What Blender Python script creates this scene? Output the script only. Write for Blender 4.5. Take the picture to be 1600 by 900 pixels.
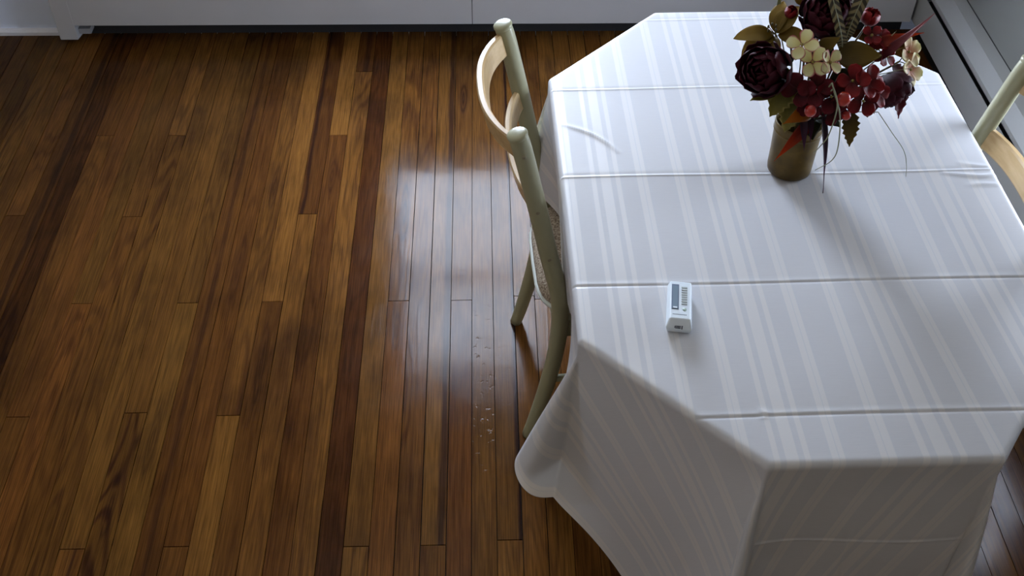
import bpy, bmesh, math, random
import numpy as np
from mathutils import Vector, Matrix

# ------------------------------------------------------------------ scene reset
for o in list(bpy.data.objects):
    bpy.data.objects.remove(o, do_unlink=True)
scene = bpy.context.scene
COL = scene.collection
random.seed(7)
rng = np.random.default_rng(7)

# ------------------------------------------------------------------ camera
CAM_H = 2.1145
RIGHT = Vector((0.9996407422, -0.0249123017, 0.0098875529))
DOWN = Vector((-0.0106571940, -0.7079245743, -0.7062076333))
FWD = Vector((0.0245928993, 0.7058485491, -0.7079357421))
cd = bpy.data.cameras.new('camera')
cam = bpy.data.objects.new('camera', cd)
COL.objects.link(cam)
m = Matrix((RIGHT, -DOWN, -FWD)).transposed().to_4x4()
m.translation = (0, 0, CAM_H)
cam.matrix_world = m
cd.sensor_width = 36.0
cd.lens = 36.0 * 1700 / 1600
cd.clip_start = 0.02
scene.camera = cam

# ------------------------------------------------------------------ sky, exposure
EXPOSURE = 0.0
SKY = 45.0
world = bpy.data.worlds.new('overcast_sky')
scene.world = world
world.use_nodes = True
wn = world.node_tree.nodes
bg = wn['Background']
bg.inputs['Color'].default_value = (0.71, 0.815, 1.0, 1)
bg.inputs['Strength'].default_value = SKY
scene.view_settings.view_transform = 'Standard'
scene.view_settings.look = 'None'
scene.view_settings.exposure = EXPOSURE
scene.view_settings.gamma = 1.0
scene.view_settings.use_curve_mapping = False

# room extents
XL, XR, YB, YF, ZC = -2.62, 1.59, -1.7, 3.412, 2.62
WALL_T = 0.14
# windows in the far wall: glass extents (x0, x1, z0, z1); (the same on the back wall)
FAR_WINDOWS = [(-0.36, 0.27, 0.66, 1.96)]
RIGHT_WINDOWS = [(1.78, 2.20, 0.62, 1.22)]      # y0, y1, z0, z1 in the right wall
LEFT_FILL_WINDOWS = [(1.02, 1.24, 1.1, 1.44)]         # small unseen window added in the left wall for fill light

def portal(name, loc, rot, sx, sy):
    l = bpy.data.lights.new(name, 'AREA')
    l.shape = 'RECTANGLE'; l.size = sx; l.size_y = sy
    l.cycles.is_portal = True
    o = bpy.data.objects.new(name, l); COL.objects.link(o)
    o.location = loc; o.rotation_euler = rot
    return o
for (x0, x1, z0, z1) in FAR_WINDOWS:
    portal('window_portal', ((x0+x1)/2, YF+WALL_T+0.01, (z0+z1)/2), (-math.pi/2, 0, 0), x1-x0+0.1, z1-z0+0.1)
for (y0, y1, z0, z1) in LEFT_FILL_WINDOWS:
    portal('window_portal', (XL-WALL_T-0.01, (y0+y1)/2, (z0+z1)/2), (0, -math.pi/2, 0), z1-z0+0.1, y1-y0+0.1)
for (y0, y1, z0, z1) in RIGHT_WINDOWS:
    portal('window_portal', (XR+WALL_T+0.01, (y0+y1)/2, (z0+z1)/2), (0, math.pi/2, 0), z1-z0+0.1, y1-y0+0.1)

# ------------------------------------------------------------------ material helpers
def srgb(r, g, b):
    def c(v):
        v /= 255.0
        return v/12.92 if v <= 0.04045 else ((v+0.055)/1.055)**2.4
    return (c(r), c(g), c(b), 1)

class NT:
    def __init__(self, name):
        self.mat = bpy.data.materials.new(name)
        self.mat.use_nodes = True
        self.t = self.mat.node_tree
        self.b = self.t.nodes['Principled BSDF']
        self.out = self.t.nodes['Material Output']
    def n(self, typ, **kw):
        nd = self.t.nodes.new(typ)
        for k, v in kw.items():
            if k == 'inp':
                for i, val in v.items():
                    if isinstance(val, bpy.types.NodeSocket):
                        self.t.links.new(val, nd.inputs[i])
                    else:
                        nd.inputs[i].default_value = val
            else:
                setattr(nd, k, v)
        return nd
    def link(self, a, b):
        self.t.links.new(a, b)
    def math(self, op, a, b=None, c=None):
        inp = {0: a}
        if b is not None: inp[1] = b
        if c is not None: inp[2] = c
        return self.n('ShaderNodeMath', operation=op, inp=inp).outputs[0]
    def mix(self, fac, a, b, blend='MIX'):
        nd = self.n('ShaderNodeMix', data_type='RGBA', blend_type=blend, inp={0: fac, 6: a, 7: b})
        return nd.outputs[2]
    def ramp(self, fac, stops):
        nd = self.n('ShaderNodeValToRGB', inp={0: fac})
        cr = nd.color_ramp
        while len(cr.elements) < len(stops):
            cr.elements.new(0.5)
        for e, (p, c) in zip(cr.elements, stops):
            e.position = p; e.color = c
        return nd.outputs[0]
    def set(self, **kw):
        for k, v in kw.items():
            k = k.replace('_', ' ')
            s = self.b.inputs[k]
            if isinstance(v, bpy.types.NodeSocket):
                self.t.links.new(v, s)
            else:
                s.default_value = v
    def bump(self, h, strength=0.2, dist=0.001):
        bn = self.n('ShaderNodeBump', inp={'Strength': strength, 'Distance': dist, 'Height': h})
        self.link(bn.outputs[0], self.b.inputs['Normal'])
        return bn

def paint(name, col, rough=0.5, var=0.06, scale=6.0, bump=0.05):
    N = NT(name)
    co = N.n('ShaderNodeTexCoord').outputs['Object']
    nz = N.n('ShaderNodeTexNoise', inp={'Vector': co, 'Scale': scale, 'Detail': 4.0}).outputs[0]
    dark = tuple(c*(1-var*2) for c in col[:3]) + (1,)
    N.set(Base_Color=N.mix(nz, dark, col), Roughness=rough)
    n2 = N.n('ShaderNodeTexNoise', inp={'Vector': co, 'Scale': 220.0, 'Detail': 2.0}).outputs[0]
    N.bump(n2, bump, 0.001)
    return N.mat

M = {}
M['wall'] = paint('wall_paint', (0.74, 0.83, 1.0, 1), 0.6)
M['wall_warm'] = paint('wall_paint_warm', (0.76, 0.62, 0.45, 1), 0.6)
M['wall_right'] = paint('wall_paint_shaded', (0.23, 0.23, 0.21, 1), 0.6)  # darkened so the backlit shade of the right wall is in its colour
M['ceiling'] = paint('ceiling_paint', (0.80, 0.71, 0.58, 1), 0.8)
M['trim'] = paint('white_trim', (0.74, 0.76, 0.82, 1), 0.35)
M['heater'] = paint('heater_enamel', (0.48, 0.48, 0.49, 1), 0.42, 0.03)
M['heater_shaded'] = paint('heater_enamel_shaded', (0.33, 0.33, 0.31, 1), 0.42, 0.03)  # darker copy of the heater enamel, shade of the right side painted in
M['heater_dark'] = paint('heater_recess_shade', (0.02, 0.02, 0.022, 1), 0.5)  # near-black colour stands in for the shade inside the heater
M['fin'] = paint('aluminium_fins', (0.35, 0.35, 0.36, 1), 0.4)
M['subfloor'] = paint('dark_subfloor', (0.010, 0.006, 0.004, 1), 0.9)
M['cream'] = paint('cream_chair_paint', (0.35, 0.34, 0.21, 1), 0.33, 0.04, 14, 0.03)
M['screw'] = paint('brass_screw', (0.25, 0.22, 0.14, 1), 0.35)
M['plastic'] = paint('white_plastic', (0.74, 0.82, 0.88, 1), 0.35, 0.02)
M['plastic_end'] = M['plastic']
M['lcd'] = paint('lcd_screen', (0.20, 0.27, 0.34, 1), 0.25, 0.05)
M['lcd_frame'] = paint('lcd_frame', (0.12, 0.16, 0.24, 1), 0.35, 0.03)
M['button'] = paint('grey_button', (0.42, 0.47, 0.47, 1), 0.45)
M['button_green'] = paint('green_button', (0.40, 0.50, 0.42, 1), 0.45)
M['print'] = paint('dark_print', (0.05, 0.06, 0.09, 1), 0.6)
M['table_wood'] = paint('table_wood', (0.30, 0.16, 0.07, 1), 0.4, 0.2, 9)

def mat_floor():
    N = NT('pine_floor_boards')
    co = N.n('ShaderNodeTexCoord').outputs['Object']
    oi = N.n('ShaderNodeObjectInfo')
    sep = N.n('ShaderNodeSeparateColor', inp={0: oi.outputs['Color']})
    rnd = oi.outputs['Random']
    off = N.n('ShaderNodeCombineXYZ', inp={0: N.math('MULTIPLY', rnd, 37.0), 1: N.math('MULTIPLY', rnd, 91.0), 2: N.math('MULTIPLY', rnd, 13.0)}).outputs[0]
    def vec(sx, sy, add=True):
        v = N.n('ShaderNodeVectorMath', operation='MULTIPLY', inp={0: co, 1: (sx, sy, 1.0)}).outputs[0]
        return N.n('ShaderNodeVectorMath', operation='ADD', inp={0: v, 1: off}).outputs[0]
    # growth rings: contours of a noise stretched along the board (cathedral figure)
    n1 = N.n('ShaderNodeTexNoise', inp={'Vector': vec(13, 1.35), 'Scale': 1.0, 'Detail': 1.6, 'Roughness': 0.45}).outputs[0]
    ring = N.math('PINGPONG', N.math('MULTIPLY', n1, 22.0), 1.0)
    ringc = N.ramp(ring, [(0.0, (0, 0, 0, 1)), (0.45, (0.06, 0.06, 0.06, 1)), (0.75, (0.8, 0.8, 0.8, 1)), (1.0, (1, 1, 1, 1))])
    # broad heartwood / sapwood bands
    n2 = N.n('ShaderNodeTexNoise', inp={'Vector': vec(16, 0.55), 'Scale': 1.0, 'Detail': 2.5}).outputs[0]
    band = N.ramp(n2, [(0.42, (0, 0, 0, 1)), (0.74, (1, 1, 1, 1))])
    fib = N.n('ShaderNodeTexNoise', inp={'Vector': vec(420, 9), 'Scale': 1.0, 'Detail': 3.0}).outputs[0]
    fig = N.math('FRACT', N.math('MULTIPLY', rnd, 23.7))
    fig = N.math('ADD', 0.25, N.math('MULTIPLY', N.math('MULTIPLY', fig, fig), 0.9))
    light = (0.136, 0.0585, 0.0125, 1)
    mid = (0.086, 0.034, 0.008, 1)
    dark = (0.030, 0.009, 0.005, 1)
    c = N.mix(N.math('MULTIPLY', band, 0.65), light, mid)
    c = N.mix(N.math('MULTIPLY', N.math('MULTIPLY', ringc, fig), N.math('ADD', 0.36, N.math('MULTIPLY', band, 0.55))), c, dark)
    # per board: red = value, green = how dark-red the heartwood is, blue = olive
    red = N.mix(1.0, c, (0.56, 0.36, 0.46, 1), 'MULTIPLY')
    c = N.mix(sep.outputs['Green'], c, red)
    ol = N.mix(1.0, c, (0.80, 0.92, 0.95, 1), 'MULTIPLY')
    c = N.mix(sep.outputs['Blue'], c, ol)
    val = N.n('ShaderNodeCombineColor', inp={0: sep.outputs['Red'], 1: sep.outputs['Red'], 2: sep.outputs['Red']}).outputs[0]
    c = N.mix(1.0, c, val, 'MULTIPLY')
    fv = N.ramp(fib, [(0.3, (0.62, 0.60, 0.58, 1)), (0.7, (1.32, 1.32, 1.3, 1))])
    c = N.mix(1.0, c, fv, 'MULTIPLY')
    # dark heartwood streak and knot figure of single boards (object properties set on the board)
    sx = N.n('ShaderNodeSeparateXYZ', inp={0: co})
    wav = N.math('MULTIPLY', N.math('SUBTRACT', N.n('ShaderNodeTexNoise', inp={'Vector': vec(40, 4), 'Scale': 1.0, 'Detail': 3.0}).outputs[0], 0.5), 0.018)
    at = N.n('ShaderNodeAttribute', attribute_type='OBJECT', attribute_name='streak')
    av = N.n('ShaderNodeSeparateXYZ', inp={0: at.outputs['Vector']})
    dx = N.math('ABSOLUTE', N.math('SUBTRACT', N.math('ADD', sx.outputs[0], wav), av.outputs[0]))
    sm = N.math('MULTIPLY', N.n('ShaderNodeMapRange', inp={0: N.math('SUBTRACT', dx, av.outputs[1]), 1: -0.004, 2: 0.002, 3: 1.0, 4: 0.0}).outputs[0], av.outputs[2])
    kt = N.n('ShaderNodeAttribute', attribute_type='OBJECT', attribute_name='knot')
    kv = N.n('ShaderNodeSeparateXYZ', inp={0: kt.outputs['Vector']})
    ke = N.math('DIVIDE', N.math('ADD', sx.outputs[0], N.math('MULTIPLY', wav, 0.8)), 0.017)
    kf = N.math('DIVIDE', N.math('SUBTRACT', sx.outputs[1], kv.outputs[0]), N.math('MAXIMUM', kv.outputs[1], 0.001))
    kd = N.math('SQRT', N.math('ADD', N.math('MULTIPLY', ke, ke), N.math('MULTIPLY', kf, kf)))
    km = N.math('MULTIPLY', N.n('ShaderNodeMapRange', inp={0: kd, 1: 0.55, 2: 1.0, 3: 1.0, 4: 0.0}).outputs[0], kv.outputs[2])
    kr = N.math('ADD', 0.35, N.math('MULTIPLY', N.math('PINGPONG', N.math('MULTIPLY', kd, 5.0), 1.0), 0.65))
    dk = N.math('MAXIMUM', sm, N.math('MULTIPLY', km, kr))
    c = N.mix(N.math('MINIMUM', dk, 1.0), c, (0.014, 0.005, 0.004, 1))
    # old stains and worn finish in the room's own coordinates
    pos = N.n('ShaderNodeNewGeometry').outputs['Position']
    pv = N.n('ShaderNodeVectorMath', operation='MULTIPLY', inp={0: pos, 1: (3.4, 1.9, 1.0)}).outputs[0]
    st = N.n('ShaderNodeTexNoise', inp={'Vector': pv, 'Scale': 1.0, 'Detail': 5.0, 'Roughness': 0.6}).outputs[0]
    stc = N.ramp(st, [(0.46, (0, 0, 0, 1)), (0.66, (1, 1, 1, 1))])
    c = N.mix(N.math('MULTIPLY', stc, 0.85), c, N.mix(1.0, c, (0.42, 0.42, 0.46, 1), 'MULTIPLY'))
    rv = N.n('ShaderNodeTexNoise', inp={'Vector': pos, 'Scale': 9.0, 'Detail': 4.0}).outputs[0]
    rough = N.n('ShaderNodeMapRange', inp={0: rv, 1: 0.3, 2: 0.7, 3: 0.11, 4: 0.19}).outputs[0]
    N.set(Base_Color=c, Roughness=rough)
    N.b.inputs['Specular IOR Level'].default_value = 0.074
    # relief: grain, slight waviness, dents where a board is battered (alpha)
    dn = N.n('ShaderNodeTexNoise', inp={'Vector': pos, 'Scale': 60.0, 'Detail': 2.0}).outputs[0]
    dent = N.ramp(dn, [(0.62, (0, 0, 0, 1)), (0.72, (1, 1, 1, 1))])
    h = N.math('ADD', N.math('MULTIPLY', fib, 0.10), N.math('MULTIPLY', ringc, 0.10))
    h = N.math('ADD', h, N.math('MULTIPLY', N.n('ShaderNodeTexNoise', inp={'Vector': pos, 'Scale': 22.0}).outputs[0], 0.35))
    py = N.n('ShaderNodeSeparateXYZ', inp={0: pos}).outputs[1]
    worn = N.n('ShaderNodeMapRange', inp={0: N.math('ABSOLUTE', N.math('SUBTRACT', py, 1.74)), 1: 0.12, 2: 0.42, 3: 1.0, 4: 0.0}).outputs[0]
    h = N.math('SUBTRACT', h, N.math('MULTIPLY', N.math('MULTIPLY', dent, N.math('MULTIPLY', worn, oi.outputs['Alpha'])), 0.9))
    N.bump(h, 0.35, 0.0012)
    return N.mat
M['floor'] = mat_floor()

def mat_cloth():
    N = NT('striped_satin_cloth')
    uv = N.n('ShaderNodeUVMap', uv_map='flat').outputs[0]
    sp = N.n('ShaderNodeSeparateXYZ', inp={0: uv})
    x = sp.outputs[0]
    # pattern repeat: a pair of stripes, a triple, a pair, a plain gap
    P = 0.2185
    ph = N.math('MULTIPLY', N.math('FRACT', N.math('DIVIDE', N.math('ADD', x, 10*P), P)), P)
    def stripe(cx, w):
        d = N.math('ABSOLUTE', N.math('SUBTRACT', ph, cx))
        return N.n('ShaderNodeMapRange', inp={0: d, 1: w/2-0.0007, 2: w/2+0.0007, 3: 1.0, 4: 0.0}).outputs[0]
    s = None
    for cx, w in ((0.0115, 0.0085), (0.0222, 0.0105), (0.0655, 0.009), (0.0895, 0.0195), (0.1135, 0.009), (0.1565, 0.0105), (0.1672, 0.0085)):
        q = stripe(cx, w)
        s = q if s is None else N.math('MAXIMUM', s, q)
    weave = N.n('ShaderNodeTexNoise', inp={'Vector': N.n('ShaderNodeVectorMath', operation='MULTIPLY', inp={0: uv, 1: (30.0, 900.0, 1.0)}).outputs[0], 'Scale': 1.0, 'Detail': 2.0}).outputs[0]
    ground = N.mix(weave, (0.58, 0.585, 0.61, 1), (0.66, 0.665, 0.69, 1))
    satin = (0.75, 0.75, 0.76, 1)
    c = N.mix(s, ground, satin)
    N.set(Base_Color=c)
    N.link(N.math('SUBTRACT', 0.46, N.math('MULTIPLY', s, 0.06)), N.b.inputs['Roughness'])
    N.link(N.math('ADD', 0.42, N.math('MULTIPLY', s, 0.58)), N.b.inputs['Specular IOR Level'])
    tr = N.n('ShaderNodeBsdfTranslucent', inp={'Color': N.mix(s, (0.62, 0.58, 0.50, 1), (0.55, 0.42, 0.28, 1))})
    mx = N.n('ShaderNodeMixShader', inp={0: N.math('ADD', 0.15, N.math('MULTIPLY', s, 0.05)), 1: N.b.outputs[0], 2: tr.outputs[0]})
    N.link(mx.outputs[0], N.out.inputs[0])
    return N.mat
M['cloth'] = mat_cloth()

def mat_beech():
    N = NT('pale_beech_wood')
    co = N.n('ShaderNodeTexCoord').outputs['Object']
    v = N.n('ShaderNodeVectorMath', operation='MULTIPLY', inp={0: co, 1: (60, 7, 60)}).outputs[0]
    nz = N.n('ShaderNodeTexNoise', inp={'Vector': v, 'Scale': 1.0, 'Detail': 4.0}).outputs[0]
    N.set(Base_Color=N.ramp(nz, [(0.3, (0.46, 0.30, 0.13, 1)), (0.7, (0.62, 0.45, 0.24, 1))]), Roughness=0.3)
    return N.mat
M['beech'] = mat_beech()

def mat_fabric():
    N = NT('speckled_seat_fabric')
    co = N.n('ShaderNodeTexCoord').outputs['Object']
    nz = N.n('ShaderNodeTexNoise', inp={'Vector': co, 'Scale': 260.0, 'Detail': 2.0}).outputs[0]
    N.set(Base_Color=N.ramp(nz, [(0.35, (0.16, 0.11, 0.07, 1)), (0.65, (0.52, 0.44, 0.33, 1))]), Roughness=0.9)
    N.bump(nz, 0.6, 0.002)
    return N.mat
M['fabric'] = mat_fabric()
M['piping'] = paint('pale_piping', (0.62, 0.66, 0.60, 1), 0.6)

def mat_vase():
    N = NT('olive_glazed_ceramic')
    co = N.n('ShaderNodeTexCoord').outputs['Object']
    sp = N.n('ShaderNodeSeparateXYZ', inp={0: co})
    nz = N.n('ShaderNodeTexNoise', inp={'Vector': co, 'Scale': 28.0, 'Detail': 5.0}).outputs[0]
    c = N.ramp(nz, [(0.3, (0.060, 0.035, 0.004, 1)), (0.6, (0.110, 0.068, 0.008, 1)), (0.8, (0.16, 0.10, 0.016, 1))])
    hgt = N.n('ShaderNodeMapRange', inp={0: sp.outputs[2], 1: 0.0, 2: 0.035, 3: 1.0, 4: 0.0}).outputs[0]
    c = N.mix(N.math('MULTIPLY', hgt, 0.55), c, (0.03, 0.017, 0.006, 1))
    N.set(Base_Color=c, Roughness=0.42)
    N.b.inputs['Specular IOR Level'].default_value = 0.25
    N.bump(nz, 0.15, 0.002)
    return N.mat
M['vase'] = mat_vase()

def mat_petal(name, base, tip, rough=0.6, edge=None, veins=0.25, trans=0.25):
    """petal or leaf: colour runs from base to tip along the blade (uv y), optional coloured edge (uv x)"""
    N = NT(name)
    uv = N.n('ShaderNodeUVMap', uv_map='flat').outputs[0]
    sp = N.n('ShaderNodeSeparateXYZ', inp={0: uv})
    co = N.n('ShaderNodeTexCoord').outputs['Object']
    nz = N.n('ShaderNodeTexNoise', inp={'Vector': co, 'Scale': 60.0, 'Detail': 4.0}).outputs[0]
    f = N.math('ADD', sp.outputs[1], N.math('MULTIPLY', N.math('SUBTRACT', nz, 0.5), 0.35))
    c = N.mix(N.n('ShaderNodeMapRange', inp={0: f, 1: 0.15, 2: 0.9, 3: 0.0, 4: 1.0}).outputs[0], base, tip)
    if edge:
        e = N.math('ABSOLUTE', N.math('SUBTRACT', N.math('MULTIPLY', sp.outputs[0], 2.0), 1.0))
        e = N.math('MAXIMUM', e, N.math('SUBTRACT', 1.0, N.math('MULTIPLY', sp.outputs[1], 3.0)))
        e = N.math('ADD', e, N.math('MULTIPLY', N.math('SUBTRACT', nz, 0.5), 0.3))
        c = N.mix(N.n('ShaderNodeMapRange', inp={0: e, 1: 0.72, 2: 1.0, 3: 0.0, 4: 1.0}).outputs[0], c, edge)
    vw = N.n('ShaderNodeTexWave', inp={'Vector': N.n('ShaderNodeVectorMath', operation='MULTIPLY', inp={0: uv, 1: (9.0, 0.8, 1.0)}).outputs[0], 'Scale': 1.0, 'Distortion': 2.0}).outputs[1]
    c = N.mix(N.math('MULTIPLY', vw, veins), c, N.mix(1.0, c, (0.55, 0.5, 0.5, 1), 'MULTIPLY'))
    N.set(Base_Color=c, Roughness=rough)
    N.b.inputs['Specular IOR Level'].default_value = 0.22
    N.bump(vw, 0.2, 0.001)
    tr = N.n('ShaderNodeBsdfTranslucent', inp={'Color': c})
    mx = N.n('ShaderNodeMixShader', inp={0: trans, 1: N.b.outputs[0], 2: tr.outputs[0]})
    N.link(mx.outputs[0], N.out.inputs[0])
    return N.mat
M['burgundy'] = mat_petal('burgundy_petal', (0.014, 0.001, 0.004, 1), (0.055, 0.003, 0.012, 1), 0.65)
M['wine'] = mat_petal('wine_red_petal', (0.035, 0.001, 0.004, 1), (0.130, 0.004, 0.012, 1), 0.55)
M['scarlet'] = mat_petal('scarlet_petal', (0.080, 0.002, 0.005, 1), (0.260, 0.010, 0.012, 1), 0.5)
M['lily'] = mat_petal('mustard_lily_petal', (0.1445, 0.0892, 0.0102, 1), (0.3570, 0.2550, 0.0723, 1), 0.5, trans=0.35)
M['creampetal'] = mat_petal('cream_petal', (0.62, 0.56, 0.26, 1), (0.74, 0.72, 0.46, 1), 0.6, edge=(0.42, 0.07, 0.11, 1), veins=0.1, trans=0.3)
M['creamplain'] = mat_petal('pale_yellow_petal', (0.48, 0.22, 0.12, 1), (0.72, 0.68, 0.38, 1), 0.6, veins=0.12, trans=0.3)
M['olive'] = mat_petal('olive_leaf', (0.060, 0.038, 0.003, 1), (0.150, 0.095, 0.010, 1), 0.5)
M['greenyellow'] = mat_petal('green_yellow_leaf', (0.050, 0.050, 0.005, 1), (0.200, 0.165, 0.025, 1), 0.5, edge=(0.30, 0.24, 0.07, 1))
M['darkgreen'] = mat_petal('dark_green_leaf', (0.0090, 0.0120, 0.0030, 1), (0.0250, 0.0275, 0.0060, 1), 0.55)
M['redorange'] = mat_petal('red_orange_leaf', (0.110, 0.003, 0.006, 1), (0.460, 0.060, 0.006, 1), 0.45, trans=0.35)
M['orange'] = mat_petal('orange_leaf', (0.3000, 0.0900, 0.0060, 1), (0.4500, 0.1500, 0.0105, 1), 0.45, trans=0.35)
M['purple'] = mat_petal('purple_leaf', (0.0165, 0.0033, 0.0110, 1), (0.0660, 0.0165, 0.0468, 1), 0.45)
M['pink'] = mat_petal('pink_streaked_leaf', (0.1500, 0.0263, 0.0413, 1), (0.3750, 0.1650, 0.1650, 1), 0.45, veins=0.5, trans=0.35)
M['palegreen'] = mat_petal('pale_green_leaf', (0.14, 0.15, 0.06, 1), (0.40, 0.42, 0.24, 1), 0.5)
M['stem'] = paint('brown_green_stem', (0.075, 0.058, 0.016, 1), 0.6)
M['tendril'] = paint('grey_green_tendril', (0.24, 0.25, 0.15, 1), 0.6)

def mat_berry():
    N = NT('red_berry_skin')
    co = N.n('ShaderNodeTexCoord').outputs['Object']
    nz = N.n('ShaderNodeTexNoise', inp={'Vector': co, 'Scale': 45.0, 'Detail': 3.0}).outputs[0]
    N.set(Base_Color=N.ramp(nz, [(0.35, (0.20, 0.004, 0.005, 1)), (0.7, (0.48, 0.025, 0.006, 1))]), Roughness=0.28)
    return N.mat
M['berry'] = mat_berry()

def mat_feather():
    N = NT('barred_feather')
    uv = N.n('ShaderNodeUVMap', uv_map='flat').outputs[0]
    sp = N.n('ShaderNodeSeparateXYZ', inp={0: uv})
    a = N.math('ABSOLUTE', N.math('SUBTRACT', sp.outputs[0], 0.5))
    y = N.math('ADD', N.math('MULTIPLY', sp.outputs[1], 30.0), N.math('MULTIPLY', a, 3.0))
    b = N.math('PINGPONG', y, 1.0)
    co = N.n('ShaderNodeTexCoord').outputs['Object']
    nz = N.n('ShaderNodeTexNoise', inp={'Vector': co, 'Scale': 120.0}).outputs[0]
    b = N.math('ADD', b, N.math('MULTIPLY', N.math('SUBTRACT', nz, 0.5), 0.5))
    N.set(Base_Color=N.ramp(b, [(0.4, (0.022, 0.017, 0.007, 1)), (0.62, (0.20, 0.165, 0.08, 1))]), Roughness=0.6)
    return N.mat
M['feather'] = mat_feather()

def mat_glass():
    N = NT('window_glass')
    tr = N.n('ShaderNodeBsdfTransparent')
    gl = N.n('ShaderNodeBsdfGlossy', inp={'Roughness': 0.02})
    mx = N.n('ShaderNodeMixShader', inp={0: 0.04, 1: tr.outputs[0], 2: gl.outputs[0]})
    N.link(mx.outputs[0], N.out.inputs[0])
    return N.mat
M['glass'] = mat_glass()

# ------------------------------------------------------------------ mesh helpers
def new_obj(name, verts, faces, mat, parent=None, uv=None, smooth=True, loc=(0, 0, 0)):
    me = bpy.data.meshes.new(name)
    me.from_pydata([tuple(v) for v in verts], [], faces)
    if uv is not None:
        layer = me.uv_layers.new(name='flat')
        li = np.empty(len(me.loops), dtype=np.int32)
        me.loops.foreach_get('vertex_index', li)
        layer.data.foreach_set('uv', np.asarray(uv, dtype=np.float32)[li].ravel())
    if smooth:
        me.polygons.foreach_set('use_smooth', [True]*len(me.polygons))
    me.materials.append(mat)
    o = bpy.data.objects.new(name, me)
    COL.objects.link(o)
    o.location = loc
    if parent is not None:
        o.parent = parent
    return o

def tag(o, label=None, cat=None, group=None, kind=None):
    if label: o['label'] = label
    if cat: o['category'] = cat
    if group: o['group'] = group
    if kind: o['kind'] = kind
    return o

def thing(name, label, cat, loc=(0, 0, 0), rz=0.0, group=None):
    o = bpy.data.objects.new(name, None)
    o.empty_display_size = 0.05
    COL.objects.link(o)
    o.location = loc; o.rotation_euler = (0, 0, rz)
    return tag(o, label, cat, group)

def box_vf(x0, x1, y0, y1, z0, z1, base=0):
    v = [(x0, y0, z0), (x1, y0, z0), (x1, y1, z0), (x0, y1, z0), (x0, y0, z1), (x1, y0, z1), (x1, y1, z1), (x0, y1, z1)]
    f = [(0, 3, 2, 1), (4, 5, 6, 7), (0, 1, 5, 4), (1, 2, 6, 5), (2, 3, 7, 6), (3, 0, 4, 7)]
    return v, [tuple(i+base for i in q) for q in f]

def boxes(name, lst, mat, parent=None, bevel=0.0):
    V, F = [], []
    for b in lst:
        v, f = box_vf(*b, base=len(V)); V += v; F += f
    o = new_obj(name, V, F, mat, parent, smooth=False)
    if bevel:
        bm = bmesh.new(); bm.from_mesh(o.data)
        bmesh.ops.bevel(bm, geom=bm.edges[:], offset=bevel, segments=2, affect='EDGES', profile=0.6)
        bm.to_mesh(o.data); bm.free()
    return o

def prism(name, prof, axis, a0, a1, mat, parent=None, bevel=0.0):
    """closed 2-d profile extruded along x ('x': prof = (y, z)) or along y ('y': prof = (x, z))"""
    n = len(prof)
    def P(p, a): return (a, p[0], p[1]) if axis == 'x' else (p[0], a, p[1])
    V = [P(p, a0) for p in prof] + [P(p, a1) for p in prof]
    F = [tuple(range(n)), tuple(range(2*n-1, n-1, -1))] + [(i, i+n, (i+1) % n+n, (i+1) % n) for i in range(n)]
    o = new_obj(name, V, F, mat, parent, smooth=False)
    bm = bmesh.new(); bm.from_mesh(o.data)
    bmesh.ops.recalc_face_normals(bm, faces=bm.faces[:])
    if bevel:
        bmesh.ops.bevel(bm, geom=bm.edges[:], offset=bevel, segments=2, affect='EDGES')
    bm.to_mesh(o.data); bm.free()
    return o

def catmull(pts, n):
    P = [Vector(p) for p in pts]
    P = [P[0]*2-P[1]] + P + [P[-1]*2-P[-2]]
    out = []
    segs = len(P)-3
    for k in range(n):
        t = k/(n-1)*segs
        i = min(int(t), segs-1); u = t-i
        a, b, c, d = P[i:i+4]
        out.append(0.5*((2*b) + (c-a)*u + (2*a-5*b+4*c-d)*u*u + (3*b-a-3*c+d)*u**3))
    return out

def tube_vf(path, radii, seg=12, sx=1.0, cap=True, up=Vector((0, 0, 1))):
    n = len(path)
    V, F = [], []
    prev = None
    for i, p in enumerate(path):
        t = (path[min(i+1, n-1)]-path[max(i-1, 0)]).normalized()
        if prev is None:
            ref = Vector((0, 1, 0)) if abs(t.y) < 0.9 else Vector((1, 0, 0))
            a = (ref - t*ref.dot(t)).normalized()
        else:
            a = (prev - t*prev.dot(t)).normalized()
        prev = a
        b = t.cross(a)
        r = radii[i] if hasattr(radii, '__len__') else radii
        for k in range(seg):
            ang = 2*math.pi*k/seg
            V.append(p + a*(math.cos(ang)*r) + b*(math.sin(ang)*r*sx))
    for i in range(n-1):
        for k in range(seg):
            k2 = (k+1) % seg
            F.append((i*seg+k, i*seg+k2, (i+1)*seg+k2, (i+1)*seg+k))
    if cap:
        F.append(tuple(range(seg-1, -1, -1)))
        F.append(tuple((n-1)*seg+k for k in range(seg)))
    return V, F

def tube(name, pts, radii, mat, parent=None, seg=10, n=None, smoothpath=True):
    n = n or max(len(pts)*4, 6)
    path = catmull(pts, n) if smoothpath else [Vector(p) for p in pts]
    if hasattr(radii, '__len__'):
        rr = list(np.interp(np.linspace(0, 1, len(path)), np.linspace(0, 1, len(radii)), radii))
    else:
        rr = radii
    V, F = tube_vf(path, rr, seg)
    return new_obj(name, V, F, mat, parent)

def lathe(name, prof, mat, parent=None, seg=32, loc=(0, 0, 0)):
    V, F = [], []
    n = len(prof)
    for r, z in prof:
        for k in range(seg):
            a = 2*math.pi*k/seg
            V.append((r*math.cos(a), r*math.sin(a), z))
    for i in range(n-1):
        for k in range(seg):
            k2 = (k+1) % seg
            F.append((i*seg+k, i*seg+k2, (i+1)*seg+k2, (i+1)*seg+k))
    return new_obj(name, V, F, mat, parent, loc=loc)

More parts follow.
